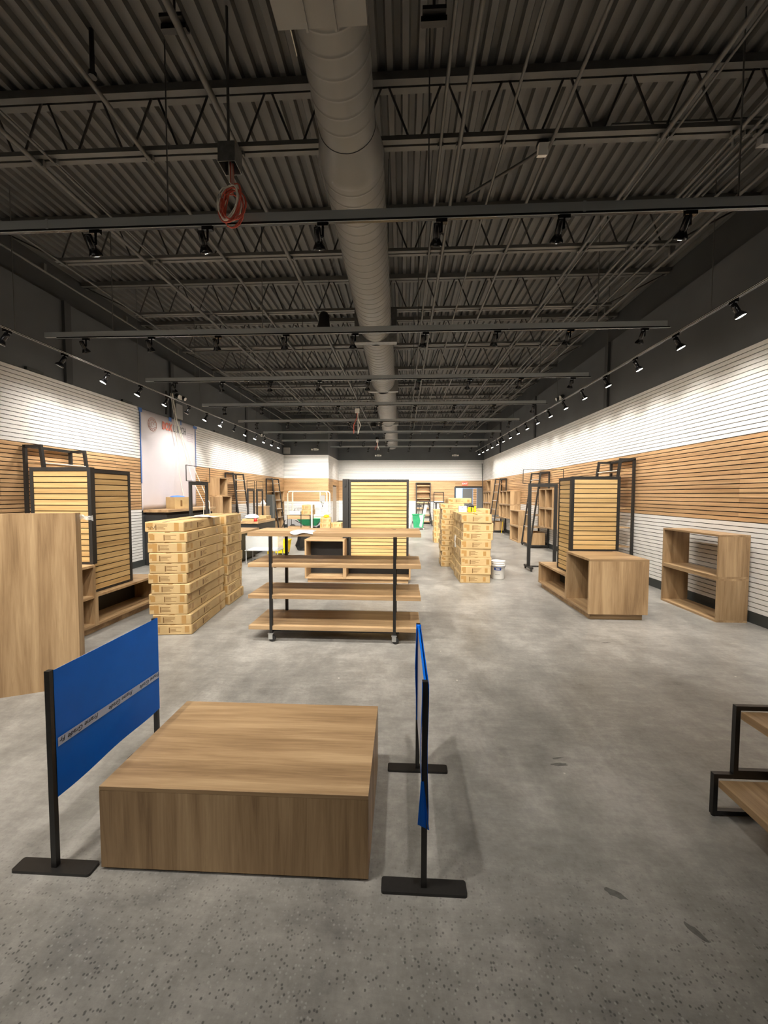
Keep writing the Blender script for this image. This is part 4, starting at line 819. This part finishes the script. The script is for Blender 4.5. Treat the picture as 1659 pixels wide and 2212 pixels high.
m.box(-0.2, 0.2, -0.2, -0.194, 0, 0.30).box(-0.2, 0.2, 0.194, 0.2, 0, 0.30).box(-0.2, -0.194, -0.194, 0.194, 0, 0.30).box(0.194, 0.2, -0.194, 0.194, 0, 0.30).box(-0.2, 0.2, -0.2, 0.2, 0, 0.006); m.build('box_walls', M_KRAFT, o)
MB().lathe([(0.0, 0.345), (0.08, 0.34), (0.15, 0.325), (0.19, 0.30)], n=9).build('liner', M_BTAPE, o); B('print', M_PRINT, o, (0.201, 0.2015, -0.05, 0.0, 0.06, 0.22))
def cord(pts, lab, r=0.008, mat=None): return tag(MB().tube(pts, r, 6).build('extension_cord', mat or M_WIREW), lab, 'cord', 'white cords over the banner')
bx_ = XL+0.10
cord([(bx_, 10.05, 4.42), (bx_+0.02, 10.15, 3.9), (bx_, 10.35, 3.0), (bx_, 10.38, 2.3), (bx_+0.05, 10.45, 1.8), (bx_+0.10, 10.50, 1.37)], 'white cord hanging left in front of the banner to the counter')
cord([(bx_+0.02, 10.08, 4.42), (bx_+0.04, 10.2, 3.8), (bx_+0.05, 10.6, 2.9), (bx_+0.25, 10.55, 2.2), (-5.4, 10.2, 1.5), (-5.3, 9.95, 0.9), (-5.32, 9.8, 0.02)], 'white cord slanting from the banner top past the counter')
cord([(bx_+0.03, 10.1, 4.42), (bx_+0.05, 10.25, 3.7), (bx_+0.08, 10.75, 2.8), (bx_+0.3, 10.9, 2.1), (-5.45, 10.6, 1.5), (-5.3, 10.35, 0.8), (-5.28, 10.3, 0.02)], 'white cord slanting farthest right across the banner')
cord([(bx_-0.05, 9.95, 4.45), (bx_-0.06, 9.97, 4.2), (bx_-0.06, 9.95, 3.84)], 'dark cable bundle above the banner top', 0.03, M_BLACK); cord([(bx_-0.06, 10.35, 4.40), (bx_-0.06, 10.34, 3.84)], 'thin dark conduit drop above the banner', 0.014, M_BLACK)
tag(MB().box(XL-0.013, XL+0.02, 10.44, 10.74, 3.84, 4.25).build('access_panel', M_GREY), 'grey access panel on the charcoal wall above the banner', 'panel')
m = MB(); rr = random.Random(8); gp = [[(-3.06+0.055*i, 5.30+0.05*k, 1.418+0.03*math.sin(math.pi*i/7)*math.sin(math.pi*(k+0.5)/4)*rr.uniform(0.6, 1.3)) for i in range(8)] for k in range(5)]
tag(m.add([q for r in gp for q in r], [(k*8+i, k*8+i+1, (k+1)*8+i+1, (k+1)*8+i) for k in range(4) for i in range(7)]).build('foam_wrap', M_PLASTIC), 'crumpled white foam wrap on top of the big left stack', 'packing foam')
# islands in the middle left
def island(lab, x0, x1, y0, y1, h, th=0.065):
    t = thing('island_counter', lab, 'counter', (0, 0, 0), 0, 'dark island counters'); B('counter_top', WOOD['Y'], t, (x0, x1, y0, y1, h-th, h), bevel=0.002); B('body', M_SHELFDARK, t, (x0+0.05, x1-0.04, y0+0.05, y1-0.05, 0.06, h-th)); B('toe_kick', M_GROOVE_D, t, (x0+0.09, x1-0.09, y0+0.09, y1-0.09, 0, 0.06)); return t
island('dark island counter with oak top, nearer and lower one', -4.62, -4.06, 9.35, 10.68, 0.80); island('dark island counter with oak top, farther and taller one', -4.78, -4.20, 10.95, 12.45, 0.95)
t = thing('plastic_bundle', 'pale blue plastic bundle on the taller island counter', 'bundle', (-4.55, 11.4, 1.012)); MB().lathe([(0, 0.0), (0.16, 0.0), (0.22, 0.03), (0.18, 0.09), (0.09, 0.13), (0, 0.14)], n=9, smooth=False).build('wrap', plain('pale_blue_wrap', (0.50, 0.62, 0.72), 0.3), t)
tag(B('flat_carton', M_KRAFT, None, (-4.74, -4.26, 11.1, 11.75, 0.951, 1.010), bevel=0.004), 'flattened kraft carton under the blue bundle', 'carton'); tag(B('flat_carton', M_KRAFT, None, (-4.6, -4.28, 11.85, 12.3, 0.951, 1.06), bevel=0.004), 'small kraft carton at the far end of the island', 'carton')
tag(MB().lathe([(0, 0), (0.05, 0), (0.05, 0.06), (0.02, 0.10), (0, 0.10)], c=(-4.3, 11.02, 0.951), n=10).build('red_cup', M_RED), 'small red object on the island counter edge', 'cup')
# clear display case on a stand
t = thing('display_case', 'clear acrylic display case on a thin metal stand', 'display case', (-3.95, 9.45, 0))
for x in (0.0, 0.80):
    for y in (0.0, 0.42): B('leg', M_GREY, t, (x, x+0.02, y, y+0.02, 0, 0.32))
B('stand_top', M_GREY, t, (-0.02, 0.84, -0.02, 0.46, 0.32, 0.335)); B('paper_stack', M_PAPER, t, (0.05, 0.72, 0.03, 0.40, 0.335, 0.36)); B('acrylic_box', M_GLASS, t, (0.0, 0.82, 0, 0.006, 0.336, 0.70), (0.0, 0.82, 0.434, 0.44, 0.336, 0.70), (0, 0.006, 0.006, 0.434, 0.336, 0.70), (0.814, 0.82, 0.006, 0.434, 0.336, 0.70), (0, 0.82, 0, 0.44, 0.70, 0.706))
# mop bucket
t = thing('mop_bucket', 'yellow wheeled mop bucket with wringer behind the cart', 'mop bucket', (-3.48, 10.95, 0))
m = MB(); n = 4; rings = [[(-a, -b, z), (a, -b, z), (a, b, z), (-a, b, z)] for a, b, z in ((0.15, 0.18, 0.06), (0.19, 0.23, 0.40), (0.205, 0.245, 0.41), (0.205, 0.245, 0.43), (0.18, 0.22, 0.43), (0.14, 0.17, 0.08))]
m.loft(rings, 4, smooth=False).add(rings[-1], [(0, 1, 2, 3)]).add(rings[0], [(3, 2, 1, 0)]).build('tub', M_YELLOW, t); B('wringer', M_YELLOW, t, (-0.20, -0.05, -0.20, 0.20, 0.43, 0.66), bevel=0.01); MB().cyl((-0.12, 0.1, 0.62), (0.05, 0.1, 1.0), 0.012, n=8).build('wringer_handle', M_RUBBER, t); B('warning_print', M_RED, t, (-0.05, 0.06, -0.222, -0.215, 0.26, 0.285)); [MB().cyl((q-0.015, v, 0.03), (q+0.015, v, 0.03), 0.03, n=10).build('caster', M_RUBBER, t) for q in (-0.115, 0.115) for v in (-0.15, 0.15)]
t = thing('wet_floor_sign', 'folded yellow caution board left of the mop bucket', 'caution sign', (-3.88, 11.1, 0)); m = MB(); m.bar((0, -0.16, 0.0), (0, 0, 0.62), 0.26, 0.012, (1, 0, 0)); m.bar((0, 0.16, 0.0), (0, 0.0, 0.62), 0.26, 0.012, (1, 0, 0)); m.build('boards', M_YELLOW, t); B('hinge', M_RUBBER, t, (-0.09, 0.09, -0.012, 0.012, 0.615, 0.64))
# black sheet bundle and rod
m = MB(); rr = random.Random(4); R_ = []
for k, (r, z) in enumerate(((0.34, 0.0), (0.36, 0.14), (0.34, 0.30), (0.30, 0.45), (0.22, 0.56), (0.08, 0.60))):
    R_.append([(r*math.cos(2*math.pi*i/12)*rr.uniform(0.85, 1.1), r*0.7*math.sin(2*math.pi*i/12)*rr.uniform(0.85, 1.1), z) for i in range(12)])
m.loft(R_, 12, smooth=False).add(R_[-1], [tuple(range(12))]); o = m.build('plastic_bag', M_BAG); o.location = (-3.0, 11.9, 0); tag(o, 'crumpled black plastic bag heap behind the mop bucket', 'bag')
tag(MB().cyl((-2.55, 11.35, 0.01), (-2.28, 11.55, 0.66), 0.010, n=8).build('metal_rod', M_CHROME), 'thin steel rod leaning against the black bag', 'rod')
# table, lift rail, wheelbarrow and cartons in the far left
t = thing('work_table', 'oak table with black frame at the far left', 'table', (-4.58, 15.0, 0)); B('table_top', WOOD['X'], t, (0.012, 0.92, 0.012, 0.55, 0.76, 0.92)); B('leg', M_BLACK, t, (0, 0.02, 0, 0.02, 0, 0.93)); B('leg', M_BLACK, t, (0.91, 0.93, 0, 0.02, 0, 0.93)); B('leg', M_BLACK, t, (0, 0.02, 0.55, 0.57, 0, 0.93)); B('leg', M_BLACK, t, (0.91, 0.93, 0.55, 0.57, 0, 0.93)); B('rim', M_BLACK, t, (0.02, 0.91, 0, 0.012, 0.918, 0.93)); B('low_shelf', WOOD['X'], t, (0.0, 0.93, 0.02, 0.55, 0.42, 0.46)); 
for k in range(2): carton(KE, (-3.80, 15.3, 0.931+0.2003*k), 0.1*k, 'kraft carton on the oak table, %s' % ('lower' if k == 0 else 'upper'), 'cartons on the far table')
t = thing('white_tool_case', 'white tool case lying on the far oak table', 'tool case', (-4.3, 15.28, 0.931)); B('case', M_WPAINT, t, (-0.2, 0.22, -0.14, 0.14, 0, 0.14), bevel=0.01); B('latch', M_GREY, t, (-0.06, 0.06, -0.145, -0.14, 0.06, 0.085)); MB().tube([(-0.08, 0, 0.14), (-0.05, 0, 0.24), (0.05, 0, 0.26), (0.1, 0, 0.14)], 0.02, 6).build('handle', M_GREY, t)
tag(B('white_post', M_CREAM, None, (-3.57, -3.52, 14.80, 14.85, 0.0, 1.40)), 'cream upright post in front of the far table', 'post'); tag(B('black_post', M_BLACK, None, (-3.93, -3.905, 14.6, 14.62, 0.0, 1.08)), 'thin black upright rod in front of the far table', 'rod')
for k in range(4): carton(KE, (-3.15, 15.6, 0.2003*k), 0.05*k, 'carton, %s from bottom right of the far table' % ORD[k], 'cartons right of the far table')
for k in range(3): carton(KE, (-2.68, 15.7, 0.2003*k), -0.04*k, 'carton, %s from bottom of the low pile beside the dark helmet' % ORD[k], 'low pile of far cartons')
tag(MB().lathe([(0, 0), (0.10, 0.0), (0.13, 0.08), (0.11, 0.24), (0.05, 0.30), (0, 0.30)], c=(-2.52, 15.2, 0.0), n=12).build('dark_bag', M_RUBBER), 'small dark bag beside the low carton pile', 'bag'); tag(MB().lathe([(0, 0), (0.10, 0.0), (0.13, 0.04), (0.08, 0.10), (0, 0.12)], c=(-3.13, 15.6, 0.803), n=9, smooth=False).build('yellow_bag', M_YELLOW), 'small yellow bag on top of the far cartons', 'bag')
t = thing('wheelbarrow', 'green wheelbarrow with black wheel behind the cart', 'wheelbarrow', (-4.12, 16.95, 0)); R_ = [[(-a, -b, z), (a, -b, z), (a, b, z), (-a, b, z)] for a, b, z in ((0.28, 0.18, 0.36), (0.52, 0.33, 0.66), (0.54, 0.35, 0.67), (0.50, 0.31, 0.66), (0.27, 0.17, 0.38))]
m = MB(); m.loft(R_, 4, smooth=False).add(R_[-1], [(0, 1, 2, 3)]).add(R_[0], [(3, 2, 1, 0)]); m.build('tray', M_GREEN, t); MB().tube([(-0.62, -0.22, 0.60), (-0.2, -0.18, 0.36), (0.45, -0.05, 0.20)], 0.018, 6).tube([(-0.62, 0.22, 0.60), (-0.2, 0.18, 0.36), (0.45, 0.05, 0.20)], 0.018, 6).tube([(-0.2, -0.18, 0.36), (-0.25, -0.2, 0.0)], 0.015, 6).tube([(-0.2, 0.18, 0.36), (-0.25, 0.2, 0.0)], 0.015, 6).build('frame', M_BLACK, t); MB().cyl((0.46, -0.045, 0.19), (0.46, 0.045, 0.19), 0.19, n=18).build('wheel', M_RUBBER, t)
t = thing('lift_platform', 'cream tubular guard rail of a scissor lift in the far left', 'lift', (-4.55, 18.5, 0))
def rail(y): return [(-0.94, y, 0.80), (-0.94, y, 1.78), (-0.90, y, 1.86), (-0.82, y, 1.88), (0.82, y, 1.88), (0.90, y, 1.86), (0.94, y, 1.78), (0.94, y, 0.80)]
for y in (-0.38, 0.38): MB().tube(rail(y), 0.028, 8).build('guard_rail', M_CREAM, t); MB().tube([(-0.94, y, 1.36), (0.94, y, 1.36)], 0.022, 8).build('mid_rail', M_CREAM, t)
for x in (-0.70, 0.62): MB().tube([(x, -0.38, 0.80), (x, -0.38, 1.87)], 0.025, 8).build('guard_post', M_CREAM, t)
B('deck', M_CREAM, t, (-0.98, 0.98, -0.42, 0.42, 0.70, 0.80)); B('chassis', M_GREY, t, (-0.95, 0.95, -0.38, 0.38, 0.16, 0.55))
m = MB(); m.bar((-0.8, -0.34, 0.55), (0.8, -0.34, 0.70), 0.05, 0.06).bar((0.8, -0.34, 0.55), (-0.8, -0.34, 0.70), 0.05, 0.06); m.build('scissor_arm', M_CREAM, t); B('control_box', M_GREY, t, (0.62, 0.86, -0.44, -0.36, 1.40, 1.70)); MB().tube([(0.7, -0.45, 1.42), (0.75, -0.46, 1.15), (0.8, -0.45, 1.35)], 0.014, 6).build('control_cable', M_RUBBER, t)
for x in (-0.7, 0.7):
    for y in (-0.40, 0.40): MB().cyl((x, y-0.05, 0.16), (x, y+0.05, 0.16), 0.16, n=16).build('wheel', M_RUBBER, t)
t = thing('dark_pedestal', 'tall charcoal pedestal before the farthest left ladder shelf', 'pedestal', (-5.78, 16.6, 0)); B('column', M_BASE, t, (-0.14, 0.14, -0.14, 0.14, 0.03, 1.73), bevel=0.004); B('foot', M_BLACK, t, (-0.16, 0.16, -0.16, 0.16, 0, 0.03)); B('corner_strip', M_GREY, t, (0.135, 0.1415, -0.1415, -0.13, 0.03, 1.73))
t = thing('oak_pedestal', 'oak pedestal beside the far garment frames', 'pedestal', (-5.45, 14.7, 0)); B('column', WOOD['Z'], t, (-0.20, 0.20, -0.20, 0.20, 0.04, 1.26), bevel=0.002); B('top', WOOD['X'], t, (-0.22, 0.22, -0.22, 0.22, 1.26, 1.29)); B('foot', M_SHELFDARK, t, (-0.17, 0.17, -0.17, 0.17, 0, 0.04))
tag(MB().lathe([(0, 0), (0.09, 0), (0.12, 0.08), (0.07, 0.18), (0.03, 0.24), (0, 0.25)], c=(-5.42, 14.68, 1.291), n=8, smooth=False).build('plastic_bag', M_PLASTIC), 'small white plastic bag on the oak pedestal', 'bag')

# ================================================================== FAR RIGHT / BACK
t = thing('waste_bin', 'green wheeled waste bin with clear liner near the back wall', 'waste bin', (0.78, 19.5, 0)); R_ = [[(-a, -b, z), (a, -b, z), (a, b, z), (-a, b, z)] for a, b, z in ((0.23, 0.25, 0.09), (0.30, 0.30, 0.72), (0.33, 0.33, 0.73), (0.33, 0.33, 0.76), (0.29, 0.29, 0.75), (0.22, 0.24, 0.12))]
MB().loft(R_, 4, smooth=False).add(R_[-1], [(0, 1, 2, 3)]).add(R_[0], [(3, 2, 1, 0)]).build('tub', M_GREEN, t); MB().add([(0.02, -0.31, 0.77), (0.25, -0.335, 0.77), (0.22, -0.31, 0.40), (0.16, -0.29, 0.12), (0.04, -0.29, 0.16), (0.09, -0.31, 0.45)], [(0, 1, 2, 5), (5, 2, 3, 4)]).build('liner', M_FILM, t); B('dolly', M_GREY, t, (-0.24, 0.30, -0.26, 0.26, 0.06, 0.09))
for x in (-0.18, 0.26):
    for y in (-0.2, 0.2): MB().cyl((x, y-0.02, 0.03), (x, y+0.02, 0.03), 0.03, n=10).build('caster', M_CHROME, t)
tag(MB().cyl((0.95, 19.5, 0.30), (1.18, 19.55, 1.22), 0.07, n=12).build('paper_roll', M_PAPER), 'white paper roll leaning out of the green bin', 'paper roll'); tag(MB().cyl((0.75, 19.55, 0.30), (0.86, 19.6, 1.30), 0.014, n=6).box(0.72, 0.95, 19.58, 19.62, 1.12, 1.22).build('broom', M_RUBBER), 'black broom standing in the green bin', 'broom')
m = MB(); rr = random.Random(6); R_ = [[(r*math.cos(2*math.pi*i/10)*rr.uniform(0.8, 1.15), r*math.sin(2*math.pi*i/10), z) for i in range(10)] for r, z in ((0.14, 0), (0.18, 0.2), (0.17, 0.6), (0.12, 0.95), (0.05, 1.12))]
o = m.loft(R_, 10, smooth=False).build('plastic_bag', M_PLASTIC); o.location = (0.33, 20.2, 0); tag(o, 'tall white plastic bag left of the green bin', 'bag')
t = thing('folding_stand', 'black folding trestle stand near the back wall', 'trestle', (1.30, 21.5, 0)); B('top', M_BLACK, t, (-0.42, 0.42, -0.25, 0.25, 1.34, 1.38)); m = MB(); m.bar((0.12, -0.2, 1.34), (0.33, -0.2, 0.0), 0.035, 0.035).bar((0.12, 0.2, 1.34), (0.33, 0.2, 0.0), 0.035, 0.035).bar((-0.12, -0.2, 1.34), (-0.33, -0.2, 0.0), 0.035, 0.035).bar((-0.12, 0.2, 1.34), (-0.33, 0.2, 0.0), 0.035, 0.035); m.build('legs', M_BLACK, t); B('side_bar', M_BLACK, t, (-0.28, 0.28, -0.21, -0.19, 0.45, 0.49))
t = thing('dark_table', 'dark topped table behind the far cartons', 'table', (2.35, 21.6, 0)); B('top', M_BLACK, t, (-0.55, 0.45, -0.3, 0.3, 1.27, 1.31)); 
for x in (-0.5, 0.4):
    for y in (-0.26, 0.26): B('leg', M_BLACK, t, (x-0.02, x+0.02, y-0.02, y+0.02, 0, 1.27))
t = thing('exit_sign', 'red lit EXIT sign above the far back door', 'exit sign', (3.69, YB-0.016, 2.41)); B('housing', M_EXIT, t, (-0.16, 0.16, -0.06, 0, -0.10, 0.10), bevel=0.01); put('lettering', text_mesh('EXIT', 0.15, M_EXITW, 0.002, 'CENTER'), t, (0, -0.063, -0.055), (math.radians(90), 0, 0))
tag(MB().cyl((4.55, 22.0, 0.02), (4.68, 23.2, 3.6), 0.02, n=6).build('long_pole', M_BLACK2), 'long dark pole leaning in the far right corner', 'pole'); tag(MB().tube([(4.52, 17.6, 0.62), (4.50, 17.62, 0.3), (4.46, 17.6, 0.02)], 0.012, 6).build('extension_cord', M_YELLOW), 'yellow cord hanging beside the farthest right ladder shelf', 'cord')
